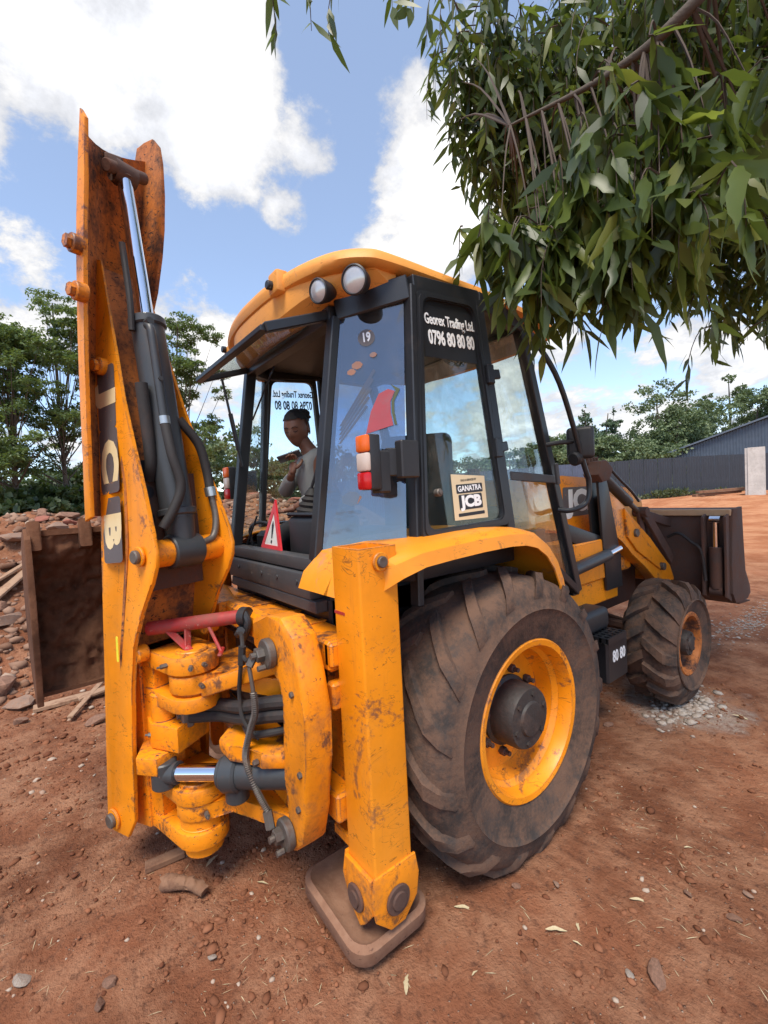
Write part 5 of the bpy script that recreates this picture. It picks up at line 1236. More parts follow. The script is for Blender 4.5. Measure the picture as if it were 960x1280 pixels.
for k in range(nsheet):
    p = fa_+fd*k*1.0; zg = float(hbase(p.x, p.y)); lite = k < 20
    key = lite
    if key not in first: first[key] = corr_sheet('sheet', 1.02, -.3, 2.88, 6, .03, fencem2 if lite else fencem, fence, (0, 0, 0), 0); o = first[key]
    else: o = first[key].copy(); COL.objects.link(o)
    o.location = (p.x-fa_.x, p.y-fa_.y, min(zg, .45)+rnd.uniform(-.02, .02)); o.rotation_euler.z = frot+rnd.uniform(-.006, .006)
bm = B(); box(bm, (-.04, -.04, -.3), (.04, .04, 2.8), .004); pst = finish('fence_post', bm, fencem, None); pst.parent = fence
for k in range(0, nsheet+1, 3):
    p = fa_+fd*k; o = pst if k == 0 else pst.copy()
    if k: COL.objects.link(o)
    q = p+Vector((-fd.y, fd.x, 0))*.08; o.location = (q.x-fa_.x, q.y-fa_.y, min(float(hbase(p.x, p.y)), .45))
# big shed with a sloping gable
def shed():
    ax_, ay_ = at_ae(R(0)+0, 1)
    def w2(px, d):
        d_ = CR*((px-480)/560.2)+CU*((640-580)/560.2)+CD; h = Vector((d_.x, d_.y, 0)).normalized(); return Vector((CAM.x, CAM.y, 0))+h*d
    a, b_ = w2(842, 47), w2(1150, 48.5); dd = (b_-a); Ls = dd.length; dd.normalize()
    rt = empty('metal_shed', (a.x, a.y, 0), 'large blue grey corrugated metal shed rising behind the fence at the right', 'shed')
    rot = math.atan2(dd.y, dd.x); n_ = int(Ls); rise_ = .335; e0 = 4.15
    half = Ls/2
    nx_ = Vector((-dd.y, dd.x, 0))
    for k in range(n_):
        for j in range(1):
            x0 = k*1.0; za = e0+rise_*min(x0, 2*half-x0); zb = e0+rise_*min(x0+1, 2*half-x0-1)
            bm = B(); pts = []
            for i in range(11):
                t = i/10; pts.append((x0+t*1.0, .03 if i % 2 else 0, za+(zb-za)*t))
            A_ = [bm.verts.new((x, y, -.2)) for x, y, z in pts]; C_ = [bm.verts.new((x, y, z)) for x, y, z in pts]
            for i in range(10): bm.faces.new((A_[i], A_[i+1], C_[i+1], C_[i]))
            o = finish('wall_sheet', bm, shedm, None, 0); o.parent = rt; o.rotation_euler.z = rot
    for s0, s1 in ((0, half), (half, 2*half)):
        bm = B(); z0 = e0+rise_*min(s0, 2*half-s0)+.05; z1 = e0+rise_*min(s1, 2*half-s1)+.05
        ea = -.5 if s0 == 0 else 0; eb = .5 if s1 > half else 0
        P_ = [(s0+ea, z0+ea*rise_), (s1+eb, z1-eb*rise_), (s1+eb, z1-eb*rise_+.14), (s0+ea, z0+ea*rise_+.14)]
        prism(bm, P_, XZ, -.35, 22, 0); o = finish('roof', bm, surf('shed_roof_sheet%d' % s0, (.10, .125, .16), .5, dirt=.2, bmp=0), None, 0); o.parent = rt; o.rotation_euler.z = rot
    bm = B(); box(bm, (0, .1, -.2), (.1, 21.5, e0), 0); box(bm, (2*half-.1, .1, -.2), (2*half, 21.5, e0), 0); o = finish('side_wall', bm, shedm, None, 0); o.parent = rt; o.rotation_euler.z = rot
shed()
# white sheet screen
wp_ = Vector((-5.0, 29.6, 0)); zg = float(hbase(wp_.x, wp_.y))
ws = empty('white_screen_wall', (wp_.x, wp_.y, zg), 'weathered white corrugated screen standing on red soil at the right edge', 'wall')
for k in range(5):
    corr_sheet('sheet', 1.0, -.2, 2.62, 1, .02, whitewall, ws, (k*.98*math.cos(.25), k*.98*math.sin(.25), 0), .25)
bm = B(); box(bm, (-.02, .06, -.2), (.08, .16, 2.6), .01); o = finish('wall_post', bm, whitewall, None); o.parent = ws
# stacked timber by the fence
for i, (px0, py0, px1, py1, z_, w_, lab) in enumerate(((872, 613, 938, 605, .30, .25, 'upper timber beam of the pile at the fence foot'), (868, 615, 925, 611, .12, .3, 'middle timber beam of the pile at the fence foot'), (876, 617, 895, 617, .04, .25, 'short timber lying in front of the pile'))):
    d0 = 31.5
    def w3(px, d):
        d_ = CR*((px-480)/560.2)+CD; h = Vector((d_.x, d_.y, 0)).normalized(); return CAM.xy+h.xy*d
    a, b_ = w3(px0, d0), w3(px1, d0+2.0); plank((a.x, a.y, float(hbase(a.x, a.y))+z_), (b_.x, b_.y, float(hbase(b_.x, b_.y))+z_+.06), w_, .14, lab, drywood, 'timber_beam')
# weeds along the fence foot
P = []; 
for k in range(900):
    t = rnd.uniform(14, 31) if k % 3 else rnd.gauss(25.5, .8); q = fa_+fd*t+Vector((fd.y, -fd.x, 0))*rnd.uniform(.05, .8); hh = (.5 if abs(t-25.5) < 1.2 else .25)*rnd.random(); P.append((q.x, q.y, float(hbase(q.x, q.y))+hh))
P = np.array(P); n_ = len(P); leafcloud('weeds', weedm, P, unit(n_)+np.array([0, 0, .8]), unit(n_), NR.uniform(.15, .35, n_), NR.uniform(.05, .12, n_), None, .2, 'stuff')

# ------------------------------------------------------------------ trees beyond
def T(px, d, ztop, *a, **k):
    d_ = CR*((px-480)/560.2)+CD; h = Vector((d_.x, d_.y, 0)).normalized(); return CAM.x+h.x*d, CAM.y+h.y*d
def rz(px, py, d):
    d_ = CR*((px-480)/560.2)+CU*((640-py)/560.2)+CD; return CAM.z+d*d_.z/math.hypot(d_.x, d_.y)
def round_blobs(h, r, n_=7, base=.35, seed=1):
    r_ = random.Random(seed); out = [(0, 0, h*.84, r*.62, h*.2)]
    for i in range(n_):
        a = r_.uniform(0, 6.28); q = r*r_.uniform(.35, .75); z = h*r_.uniform(base+.08, .84); out.append((q*math.cos(a), q*math.sin(a), z, r*r_.uniform(.38, .55), h*r_.uniform(.12, .19)))
    return out
def cone_blobs(h, r, seed=1):
    r_ = random.Random(seed); out = []
    for i in range(9):
        t = i/8; rr = r*(1-t)**.8+.25; out.append((r_.uniform(-.2, .2)*r, r_.uniform(-.2, .2)*r, h*(.22+.74*t), rr, h*.09))
    return out
# tall feathery trees on the left
for i, (px, py, d, rr, lab) in enumerate(((22, 405, 13.0, 1.5, 'tall feathery tree at the left edge behind the rubble bank'), (86, 372, 13.5, 1.55, 'tall feathery tree just left of the upright dipper'), (238, 396, 14.0, 1.35, 'feathery tree showing between the boom and the cab roof'), (-60, 420, 13.5, 1.6, 'feathery tree out at the far left'))):
    x, y = T(px, d, 0); top = rz(px, py, d)-gz(x, y); r_ = random.Random(i+40)
    bl = []
    for k in range(44 if i != 2 else 34):
        a = r_.uniform(0, 6.28); t = r_.uniform(0, 1); z = top*(.22+.74*t); q = rr*r_.uniform(.1, 1.05)*(1-.55*max(0, t-.5)); bl.append((q*math.cos(a), q*math.sin(a), z, rr*r_.uniform(.20, .36), .16+.16*r_.random()))
    bl.append((0, 0, top-.15, rr*.4, .2))
    tree('feathery_tree', x, y, top, lab, 'tree', acacia, bl, 24000, .085, .06, 'tall feathery trees behind the bank', feathery=True, spread=1.1)
# bushes behind the bank
for i, (px, py, d, rr) in enumerate(((0, 600, 17, 2.2), (45, 590, 18, 2.2), (95, 585, 17, 2.0), (150, 600, 19, 2.2), (70, 610, 14, 1.4), (15, 615, 13.5, 1.3), (215, 600, 19, 2.4), (-50, 600, 16, 2.2))):
    x, y = T(px, d, 0); top = rz(px, py, d)-gz(x, y)
    tree('bush', x, y, top, ('broad green bush at the left edge behind the bank', 'green bush behind the bank under the left trees', 'green bush behind the bank just left of the dipper', 'green bush hidden mostly by the boom', 'low bush on the far side of the bank crest near the dipper', 'low bush on the far side of the bank crest at the left', 'green bush seen right of the boom', 'bush beyond the left edge')[i], 'bush', bushleaf, round_blobs(top, rr, 8, .05, i+3), 5000, .16, .06, 'bushes behind the rubble bank', z0=gz(x, y))
WL = ['green tree crown in the gap between the boom and the left tail light', 'taller tree crown just left of the cab rear pillar', 'tree seen through the open rear window left of the person', 'tree seen through the far side door behind the person', 'tree behind the rear plates of the boom', 'tree behind the cab corner window', 'tree behind the middle of the cab', 'tree seen low through the near door glass', 'tree behind the front part of the near door', 'tree seen through the front side window']
# wooded backdrop behind: left of the cab and through its windows
for i, (px, py, d, rr) in enumerate(((262, 540, 27, 3.2), (300, 528, 30, 3.6), (345, 575, 32, 3.2), (385, 560, 34, 3.6), (200, 545, 30, 3.4), (430, 560, 36, 3.6), (480, 570, 38, 3.6), (540, 575, 38, 3.6), (590, 575, 42, 4), (640, 560, 45, 4))):
    x, y = T(px, d, 0); top = rz(px, py, d)-gz(x, y)
    tree('broadleaf_tree', x, y, top, WL[i], 'tree', bushleaf if i % 2 else farleaf, round_blobs(top, rr, 9, .15, i+20), 4500, .26, .14, 'broadleaf trees in the wood behind the cab', z0=gz(x, y))
# trees beyond the fence on the right
spec = ((700, 545, 56, 3.5, 'r', 'low dark tree beyond the fence, right beside the cab'), (735, 512, 60, 3.0, 'c', 'pointed dark conifer beyond the fence, left one of two'), (764, 516, 58, 3.4, 'c', 'broader dark conifer beyond the fence, right one of two'), (748, 550, 50, 4.0, 'f', 'flat layered tree in front of the two conifers'),
        (824, 487, 56, 4.6, 'r', 'tall rounded green tree in the middle beyond the fence'), (850, 520, 54, 3.6, 'r', 'green tree at the right shoulder of the tall rounded tree'), (795, 555, 50, 4.2, 'r', 'lower green tree left of the tall rounded tree'), (885, 505, 62, 4.4, 'y', 'yellowish green tree behind the shed roof'), (866, 528, 60, 3.6, 'y', 'small olive tree left of the shed roof'),
        (914, 474, 72, 2.8, 's', 'thin airy eucalyptus above the shed roof'), (950, 492, 66, 3.4, 'y', 'bright green tree top at the right edge above the shed'), (830, 560, 48, 3.8, 'r', 'bushy tree just left of the shed eave'), (675, 560, 58, 3.6, 'r', 'low tree seen through the cab side window'), (990, 480, 66, 4, 'y', 'tree past the right edge above the shed'))
for i, (px, py, d, rr, kd, lab) in enumerate(spec):
    x, y = T(px, d, 0); top = (rz(px, py, d)-gz(x, y))*1.04
    if kd == 'c': bl = cone_blobs(top, rr, i)
    elif kd == 's':
        r_ = random.Random(9); bl = [(r_.uniform(-1, 1)*rr, r_.uniform(-1, 1)*rr, top*r_.uniform(.5, .97), .9, .7) for _ in range(11)]+[(0, 0, top-.6, .8, .7)]
    elif kd == 'f': bl = [(random.Random(k+i).uniform(-.6, .6)*rr, random.Random(k*3+i).uniform(-.6, .6)*rr, top*(.35+.62*k/8), rr*.75*(1-.05*k), .35) for k in range(9)]
    else: bl = round_blobs(top, rr, 11, .1, i+50)
    tree('conifer' if kd == 'c' else ('slender_tree' if kd == 's' else 'broadleaf_tree'), x, y, top, lab, 'tree', coniferleaf if kd == 'c' else farleaf, bl, {'s': 4200, 'c': 12000}.get(kd, 14000), .26 if kd != 's' else .26, .2, 'trees beyond the fence', z0=gz(x, y), spread=.8 if kd == 's' else 1.)

# ------------------------------------------------------------------ overhanging eucalyptus
ex_, ey_ = 5.2, 3.6
euc = empty('eucalyptus_tree', (ex_, ey_, gz(ex_, ey_)), 'large eucalyptus whose leafy branches hang in from the upper right over the cab', 'tree')
ez_ = gz(ex_, ey_); EO = Vector((ex_, ey_, ez_))
def eloc(p): return Vector(p)-EO
bm = B(); tube(bm, [(0, 0, -.2), (-.1, -.05, 1.5), (.0, .1, 3.2), (-.2, .0, 5.2), (-.1, .2, 8)], .3, 16, 6, radii=(.34, .14)); o = finish('trunk', bm, barkm, None, 60); o.parent = euc
limbs = [([(5.1, 3.6, 2.4), (4.2, 2.6, 3.6), (3.2, 1.4, 4.1), (2.2, .45, 3.95), (1.75, .22, 3.55), (1.45, .18, 3.50), (1.1, .0, 3.45)], .06, .005), ([(5.1, 3.6, 3.0), (4.0, 3.4, 4.6), (2.6, 3.0, 5.3), (1.2, 2.4, 5.2), (.3, 2.0, 4.9)], 0.07, .01),
         ([(5.0, 3.6, 3.6), (4.4, 2.6, 5.0), (3.8, 1.9, 5.4), (3.0, 1.5, 5.5), (2.2, 1.3, 5.2)], .07, .01), ([(5.1, 3.7, 4.0), (4.4, 4.6, 5.2), (3.2, 5.2, 5.2), (2.0, 5.0, 4.6), (1.4, 4.6, 4.0)], .1, .015), ([(5.0, 3.6, 5.0), (3.8, 2.6, 6.4), (2.4, 1.6, 6.7), (.8, .8, 6.2)], .1, .02)]
tips = []
for pts, r0, r1 in limbs:
    bm = B(); tube(bm, [eloc(p) for p in pts], r0, 12, 8, radii=(r0, r1)); o = finish('limb', bm, barkm, None, 60); o.parent = euc
    tips += catmull(pts, 6)[10:]
# crown volumes (world): centre, radii, number of twigs
vols = [((1.56, .20, 3.14), (.36, .32, .34), 50, 'near'), ((1.20, .02, 3.12), (.18, .18, .12), 8, 'near'), ((1.40, .02, 2.94), (.22, .16, .17), 32, 'near'), ((1.66, .20, 2.86), (.24, .2, .22), 32, 'near'), ((1.36, .02, 2.76), (.14, .10, .10), 14, 'near'), ((1.24, -.06, 2.86), (.10, .08, .10), 12, 'near'), ((1.12, -.16, 2.98), (.08, .06, .05), 5, 'near'),
        ((.42, .85, 4.30), (.34, .34, .42), 80, 'mid'), ((.52, .62, 4.7), (.28, .3, .3), 40, 'mid'), ((.60, 1.15, 4.65), (.5, .5, .45), 110, 'mid'), ((.50, 1.05, 3.95), (.3, .35, .28), 50, 'mid'), ((.80, 1.5, 4.2), (.45, .5, .45), 110, 'mid'), ((1.25, 1.6, 4.45), (.6, .6, .5), 150, 'mid'),
        ((1.15, 2.0, 3.75), (.5, .5, .45), 120, 'mid'), ((1.45, 2.3, 3.25), (.45, .6, .35), 80, 'mid'), ((1.65, 1.7, 3.9), (.5, .6, .6), 110, 'mid'), ((1.2, 1.0, 4.3), (.45, .45, .45), 90, 'mid'), ((1.75, 1.1, 3.4), (.35, .5, .4), 50, 'mid'),
        ((1.9, 2.6, 4.6), (.9, 1.2, 1.0), 130, 'far'), ((2.2, 3.4, 3.9), (.9, 1.2, .9), 110, 'far'), ((1.0, 2.6, 5.4), (1.1, 1.2, .7), 120, 'far'), ((1.1, 1.4, 5.9), (1.0, 1.0, .6), 100, 'far'),
        ((3.6, 1.6, 5.2), (1.3, 1.4, .9), 90, 'far'), ((3.6, 4.4, 5.0), (1.6, 1.4, 1.0), 90, 'far'), ((2.2, 2.2, 6.8), (1.7, 1.8, .6), 110, 'far')]
rt_ = random.Random(77); LP, LD, LN, LL, LW = [], [], [], [], []
twbm = B()
def drop_twig(p, ln, nleaf, scale=1., lk=1.):
    a = rt_.uniform(0, 6.28); out = Vector((math.cos(a), math.sin(a), 0)); q = [p, p+out*ln*.25+Vector((0, 0, .02)), p+out*ln*.42+Vector((0, 0, -ln*.35)), p+out*ln*.45+Vector((0, 0, -ln*.85))]
    tube(twbm, q, .003, 4, 3, radii=(.0042*scale, .0014)); c = catmull(q, 6)
    for k in range(nleaf):
        t = .15+.85*(k+rt_.random())/nleaf; b_ = c[min(int(t*(len(c)-1)), len(c)-1)]; aa = rt_.uniform(0, 6.28); s_ = Vector((math.cos(aa), math.sin(aa), 0))
        d = (s_*rt_.uniform(.1, 1.1)+Vector((0, 0, -1))*rt_.uniform(.3, 1.1)).normalized(); LP.append(b_[:]); LD.append(d[:]); LN.append((Vector((math.cos(aa+rt_.uniform(-1.4, 1.4)), math.sin(aa+rt_.uniform(-1.4, 1.4)), rt_.uniform(-.2, .9))))[:]); LL.append(lk*rt_.uniform(.10, .19)); LW.append(lk*rt_.uniform(.024, .040))
for (c, r_, n_, kd) in vols:
    c = Vector(c)
    for k in range(n_):
        u_ = Vector((rt_.gauss(0, 1), rt_.gauss(0, 1), rt_.gauss(0, 1))).normalized()*rt_.random()**.45; p = c+Vector((u_.x*r_[0], u_.y*r_[1], u_.z*r_[2]))
        near_limb = min(tips, key=lambda q: (q-p).length)
        if k % 5 == 0 and (near_limb-p).length < 2.2: tube(twbm, [near_limb, near_limb.lerp(p, .5)+Vector((0, 0, .06)), p], .006, 4, 3, radii=(.006 if kd == 'near' else .008, .002))
        if kd == 'near' and k % 4 == 3: continue
        drop_twig(p, rt_.uniform(.16, .34)*(1 if kd == 'near' else 1.3), 11 if kd == 'near' else 11, lk=1.42 if kd == 'near' else 1.1)
# a few long drooping sprays at the lower fringe and the ones at the top
for p, ln, nl in (((.60, -.50, 4.22), .26, 8), ((.37, -.80, 4.22), .20, 7), ((.48, -.65, 4.26), .2, 6), ((.80, -.30, 4.16), .24, 9), ((.86, -.20, 4.2), .3, 10), ((.95, -.15, 4.0), .35, 12), ((1.60, .35, 2.62), .34, 12), ((1.45, 1.6, 2.72), .4, 12), ((1.6, 1.55, 2.66), .4, 12), ((2.3, 1.5, 2.8), .5, 14), ((2.05, .55, 2.60), .3, 10), ((2.5, 1.9, 2.75), .45, 14), ((1.20, -.02, 2.84), .30, 11), ((1.30, .04, 2.74), .30, 11), ((1.38, .1, 2.68), .28, 10), ((1.14, -.06, 2.90), .22, 8), ((1.26, .0, 2.68), .22, 8), ((1.22, -.08, 2.66), .26, 9), ((1.29, -.02, 2.60), .28, 10), ((1.17, -.10, 2.76), .24, 9), ((1.34, .03, 2.60), .24, 9), ((1.0, -.05, 3.02), .25, 8), ((.92, -.15, 3.04), .22, 8)):
    drop_twig(Vector(p), ln, nl)
tw = finish('twigs', twbm, twigm, None, 60); tw.parent = euc; tw.data.transform(Matrix.Translation(-EO)); tw['kind'] = 'stuff'
LP, LD, LN, LL, LW = map(np.array, (LP, LD, LN, LL, LW))
rel = LP-np.array(CAM[:]); dz = rel@np.array(CD[:]); sx_ = rel@np.array(CR[:])/np.maximum(dz, .01)*560.2; sy_ = rel@np.array(CU[:])/np.maximum(dz, .01)*560.2
seen = (dz > .4) & (abs(sx_) < 480) & (abs(sy_) < 640); size = np.where(seen, LL/np.maximum(dz, .4), 0); order = np.argsort(-size); bigs = set(order[:300].tolist())
eucnear = leafmat('lighter_eucalyptus_leaf', (.065, .10, .028), (.14, .19, .045), (.27, .29, .055), .50, .36)  # lighter, yellower leaf colour for most of the leaves largest in view
lm = [mesh_only('leaf', leaf_mesh(30+i, 1, .130+.009*i, .08+.04*i), eucnear if i % 4 else eucleaf, 60) for i in range(8)]
for i in bigs:
    d = Vector(LD[i]).normalized(); z = Vector(LN[i]); z = (z-d*z.dot(d)).normalized(); M = Matrix((d, z.cross(d), z)).transposed()
    o = bpy.data.objects.new('leaf', lm[i % 8]); COL.objects.link(o); o.parent = euc; o.location = Vector(LP[i])-EO; o.rotation_euler = M.to_euler(); o.scale = (LL[i], LL[i]*LW[i]/LL[i]*4.3 if False else LL[i]*min(1.3, LW[i]/.034), LL[i])
keep = np.array([i for i in range(len(LP)) if i not in bigs])
leafcloud('leaves', eucleaf, LP[keep]-np.array(EO[:]), LD[keep], LN[keep], LL[keep], LW[keep], euc, .12, 'stuff')

# ------------------------------------------------------------------ person in the cab
def person():
    base = Vector((-.10, -.40, 1.60)); shift = Vector((-.03, -.035, 0))
    rt = empty('person', base, 'young person in grey cut-out shoulder top seated in the cab looking at a phone', 'person')
    rt.location += shift
    W = lambda x, y, z: Vector((x, y, z))-base
    # joints in world space; the person faces the rear (-Y), slightly turned to the left
    J = {'pelvis': (-.08, -.32, 1.66), 'belly': (-.085, -.36, 1.80), 'chest': (-.09, -.40, 1.95), 'neck0': (-.09, -.42, 2.07), 'neck1': (-.10, -.455, 2.135), 'head': (-.105, -.49, 2.20),
         'shR': (-.245, -.40, 2.045), 'elR': (-.275, -.52, 1.835), 'wrR': (-.055, -.565, 1.955), 'shL': (.075, -.38, 2.045), 'elL': (.13, -.48, 1.82), 'wrL': (.0, -.60, 1.74),
         'hipR': (-.17, -.34, 1.64), 'knR': (-.22, -.60, 1.58), 'anR': (-.24, -.62, 1.36), 'hipL': (.01, -.34, 1.64), 'knL': (.03, -.58, 1.58), 'anL': (.02, -.60, 1.36), 'toR': (-.25, -.70, 1.35), 'toL': (.02, -.68, 1.35)}
    Rr = {'pelvis': .115, 'belly': .100, 'chest': .108, 'neck0': .052, 'neck1': .044, 'head': .05, 'shR': .050, 'elR': .036, 'wrR': .023, 'shL': .050, 'elL': .036, 'wrL': .023, 'hipR': .085, 'knR': .055, 'anR': .035, 'hipL': .085, 'knL': .055, 'anL': .035, 'toR': .03, 'toL': .03}
    E_ = [('pelvis', 'belly'), ('belly', 'chest'), ('chest', 'neck0'), ('neck0', 'neck1'), ('neck1', 'head'), ('chest', 'shR'), ('shR', 'elR'), ('elR', 'wrR'), ('chest', 'shL'), ('shL', 'elL'), ('elL', 'wrL'), ('pelvis', 'hipR'), ('hipR', 'knR'), ('knR', 'anR'), ('anR', 'toR'), ('pelvis', 'hipL'), ('hipL', 'knL'), ('knL', 'anL'), ('anL', 'toL')]
    def skinned(name, J, Rr, E_, mat, root, sub=2, fl=None):
        ks = list(J); me = bpy.data.meshes.new(name); me.from_pydata([W(*J[k]) for k in ks], [(ks.index(a), ks.index(b_)) for a, b_ in E_], []); o = bpy.data.objects.new(name, me); COL.objects.link(o)
        md = o.modifiers.new('s', 'SKIN'); me.skin_vertices[0].data
        for k, sv in zip(ks, me.skin_vertices[0].data): r_ = Rr[k]; sv.radius = r_ if hasattr(r_, '__len__') else (r_, r_); sv.use_root = (k == root)
        o.modifiers.new('d', 'SUBSURF').levels = sub; o.modifiers['d'].render_levels = sub
        bpy.context.view_layer.update(); m2 = bpy.data.meshes.new_from_object(o.evaluated_get(bpy.context.evaluated_depsgraph_get())); bpy.data.objects.remove(o)
        m2.name = name; m2.materials.clear(); m2.materials.append(mat); m2.polygons.foreach_set('use_smooth', [True]*len(m2.polygons)); return m2
    Rr['chest'] = (.085, .125); Rr['belly'] = (.085, .11); Rr['pelvis'] = (.10, .13)
    body = skinned('body', J, Rr, E_, skin, 'pelvis')
    # head joined into the body mesh: egg with brow, nose, lips, ears
    bm = B(); bm.from_mesh(body)
    hc = W(-.108, -.495, 2.222); fwd = Vector((.58, -.74, -.30)).normalized(); upv = (Vector((0, -.05, 1))-fwd*fwd.dot(Vector((0, -.05, 1)))).normalized(); sidev = fwd.cross(upv)
    r = bmesh.ops.create_uvsphere(bm, u_segments=40, v_segments=30, radius=1)
    for v in r['verts']:
        a, b_, c = v.co.x, v.co.y, v.co.z      # a side, b forward, c up
        X, Y, Z = a*.072, b_*.092, c*.112
        if c < 0: X *= 1-.30*(-c)**1.6; Y *= 1-.12*(-c)
        if b_ > 0:
            Y += .010*math.exp(-((a/.5)**2))*math.exp(-((c+.72)/.16)**2)      # chin
            Y += .024*math.exp(-(a/.15)**2)*math.exp(-((c+.20)/.15)**2)+.008*math.exp(-(a/.1)**2)*math.exp(-((c-.02)/.2)**2)   # nose
            Y += .012*math.exp(-(a/.28)**2)*(math.exp(-((c+.46)/.045)**2)+math.exp(-((c+.57)/.05)**2))    # lips
            Y -= .013*(math.exp(-((abs(a)-.36)/.15)**2))*math.exp(-((c-.02)/.10)**2)    # eye sockets
            Y += .005*(math.exp(-((abs(a)-.36)/.10)**2))*math.exp(-((c+.0)/.05)**2)     # lids
            Y += .004*math.exp(-((abs(a)-.4)/.25)**2)*math.exp(-((c-.18)/.06)**2)       # brow
        v.co = hc+sidev*X+fwd*Y+upv*Z
    for s_ in (-1, 1):
        r = bmesh.ops.create_uvsphere(bm, u_segments=10, v_segments=8, radius=1)
        for v in r['verts']: v.co = hc+sidev*(s_*.072+v.co.x*.007)+fwd*(-.008+v.co.y*.015)+upv*(-.005+v.co.z*.028)
    o = finish('body', bm, skin, None, 80); o.parent = rt
    # hair: cap swept up to a bun at the back of the crown
    bm = B(); r = bmesh.ops.create_uvsphere(bm, u_segments=36, v_segments=26, radius=1)
    dele = []
    for v in r['verts']:
        a, b_, c = v.co.x, v.co.y, v.co.z
        if (b_ > .15 and c < .42+.15*(b_-.15)) or c < -.45: dele.append(v)
        X, Y, Z = a*.079, b_*.100-.002, c*.121
        nn_ = .004*noise.noise(v.co*9); v.co = hc+sidev*X*(1+nn_*8)+fwd*Y*(1+nn_*4)+upv*(Z+nn_)
    bmesh.ops.delete(bm, geom=dele, context='VERTS')
    r = bmesh.ops.create_icosphere(bm, subdivisions=4, radius=1)
    for v in r['verts']:
        k_ = 1+.22*noise.noise(v.co*3.5)+.10*noise.noise(v.co*9); v.co = hc+fwd*-.075+upv*.062+sidev*-.012+(sidev*v.co.x*.055+fwd*v.co.y*.052+upv*v.co.z*.048)*k_
    o = finish('hair', bm, hairm, None, 80); o.parent = rt
    bm = B()
    for s_ in (-1, 1):   # closed looking-down eyes: lash lines and brows
        tube(bm, [hc+sidev*(s_*.012)+fwd*.0865+upv*.001, hc+sidev*(s_*.026)+fwd*.084+upv*-.005, hc+sidev*(s_*.040)+fwd*.075+upv*.0], .0016, 6); tube(bm, [hc+sidev*(s_*.010)+fwd*.091+upv*.020, hc+sidev*(s_*.028)+fwd*.088+upv*.026, hc+sidev*(s_*.044)+fwd*.076+upv*.019], .0022, 6)
    o = finish('eyelash', bm, hairm, None, 80); o.parent = rt
    # top: body-following shell of torso and sleeves, open at the shoulders
    Jt = {'pelvis': J['pelvis'], 'belly': J['belly'], 'chest': J['chest'], 'nk': (-.09, -.415, 2.045), 'a': (-.20, -.40, 2.055), 'b': (.03, -.39, 2.055)}
    top = skinned('top', Jt, {'pelvis': (.115, .145), 'belly': (.10, .125), 'chest': (.10, .140), 'nk': .075, 'a': .045, 'b': .045}, [('pelvis', 'belly'), ('belly', 'chest'), ('chest', 'nk'), ('nk', 'a'), ('nk', 'b')], cloth, 'pelvis')
    o = bpy.data.objects.new('top', top); COL.objects.link(o); o.parent = rt
    for s_, sh, el, wr in (('R', 'shR', 'elR', 'wrR'), ('L', 'shL', 'elL', 'wrL')):
        S, E2, W2_ = Vector(J[sh]), Vector(J[el]), Vector(J[wr])
        Js = {'s': tuple(S.lerp(E2, .42)), 'm': tuple(S.lerp(E2, .75)), 'e': tuple(E2), 'f': tuple(E2.lerp(W2_, .5)), 'w': tuple(E2.lerp(W2_, .80))}
        slv = skinned('sleeve', Js, {'s': .056, 'm': .054, 'e': .052, 'f': .043, 'w': .034}, [('s', 'm'), ('m', 'e'), ('e', 'f'), ('f', 'w')], cloth, 's'); o = bpy.data.objects.new('sleeve', slv); COL.objects.link(o); o.parent = rt
    Jl = {k: J[k] for k in ('pelvis', 'hipR', 'knR', 'anR', 'hipL', 'knL', 'anL')}; tr = skinned('trousers', Jl, {'pelvis': .125, 'hipR': .095, 'knR': .068, 'anR': .05, 'hipL': .095, 'knL': .068, 'anL': .05}, [('pelvis', 'hipR'), ('hipR', 'knR'), ('knR', 'anR'), ('pelvis', 'hipL'), ('hipL', 'knL'), ('knL', 'anL')], dcloth, 'pelvis'); o = bpy.data.objects.new('trousers', tr); COL.objects.link(o); o.parent = rt
    # hands
    def hand(wr, axis, palm_n, name, curl):
        """wrist point, direction of the fingers, palm normal (towards what is held)"""
        w_ = Vector(wr); ax_ = Vector(axis).normalized(); pn = (Vector(palm_n)-ax_*ax_.dot(Vector(palm_n))).normalized(); sd_ = ax_.cross(pn)
        Jh = {'w': tuple(w_-ax_*.02), 'p0': tuple(w_+ax_*.025), 'p1': tuple(w_+ax_*.065)}; Rh = {'w': (.020, .024), 'p0': (.015, .034), 'p1': (.013, .038)}
        hm = skinned(name, Jh, {'w': .022, 'p0': .024, 'p1': .024}, [('w', 'p0'), ('p0', 'p1')], skin, 'w'); bmh = B(); bmh.from_mesh(hm)
        for v in bmh.verts:   # flatten and widen into a palm
            q = v.co-(w_-base); t = q.dot(ax_); k_ = min(1, max(0, (t+.01)/.05)); v.co = (w_-base)+ax_*t+pn*q.dot(pn)*(1-.42*k_)+sd_*q.dot(sd_)*(1+.45*k_)
        for i, (off_, ln) in enumerate(((-.030, .062), (-.010, .070), (.010, .066), (.029, .052))):
            p = w_+ax_*.072+sd_*off_; pts = [p]; d_ = ax_.copy(); 
            for k, (seg_, bend_) in enumerate(((.45, curl*.55), (.32, curl*.8), (.23, curl*.6))):
                d_ = (Matrix.Rotation(-(bend_+.05*i), 3, sd_) @ d_) if True else d_
                if k == 0 and (Matrix.Rotation(-.1, 3, sd_) @ ax_).dot(pn) < 0: sgn = -1
                pts.append(pts[-1]+d_*ln*seg_)
            Jf = {str(q): tuple(pp) for q, pp in enumerate(pts)}; fm = skinned('finger', Jf, {'0': .0095, '1': .009, '2': .008, '3': .0065}, [('0', '1'), ('1', '2'), ('2', '3')], skin, '0', 1); bmh.from_mesh(fm)
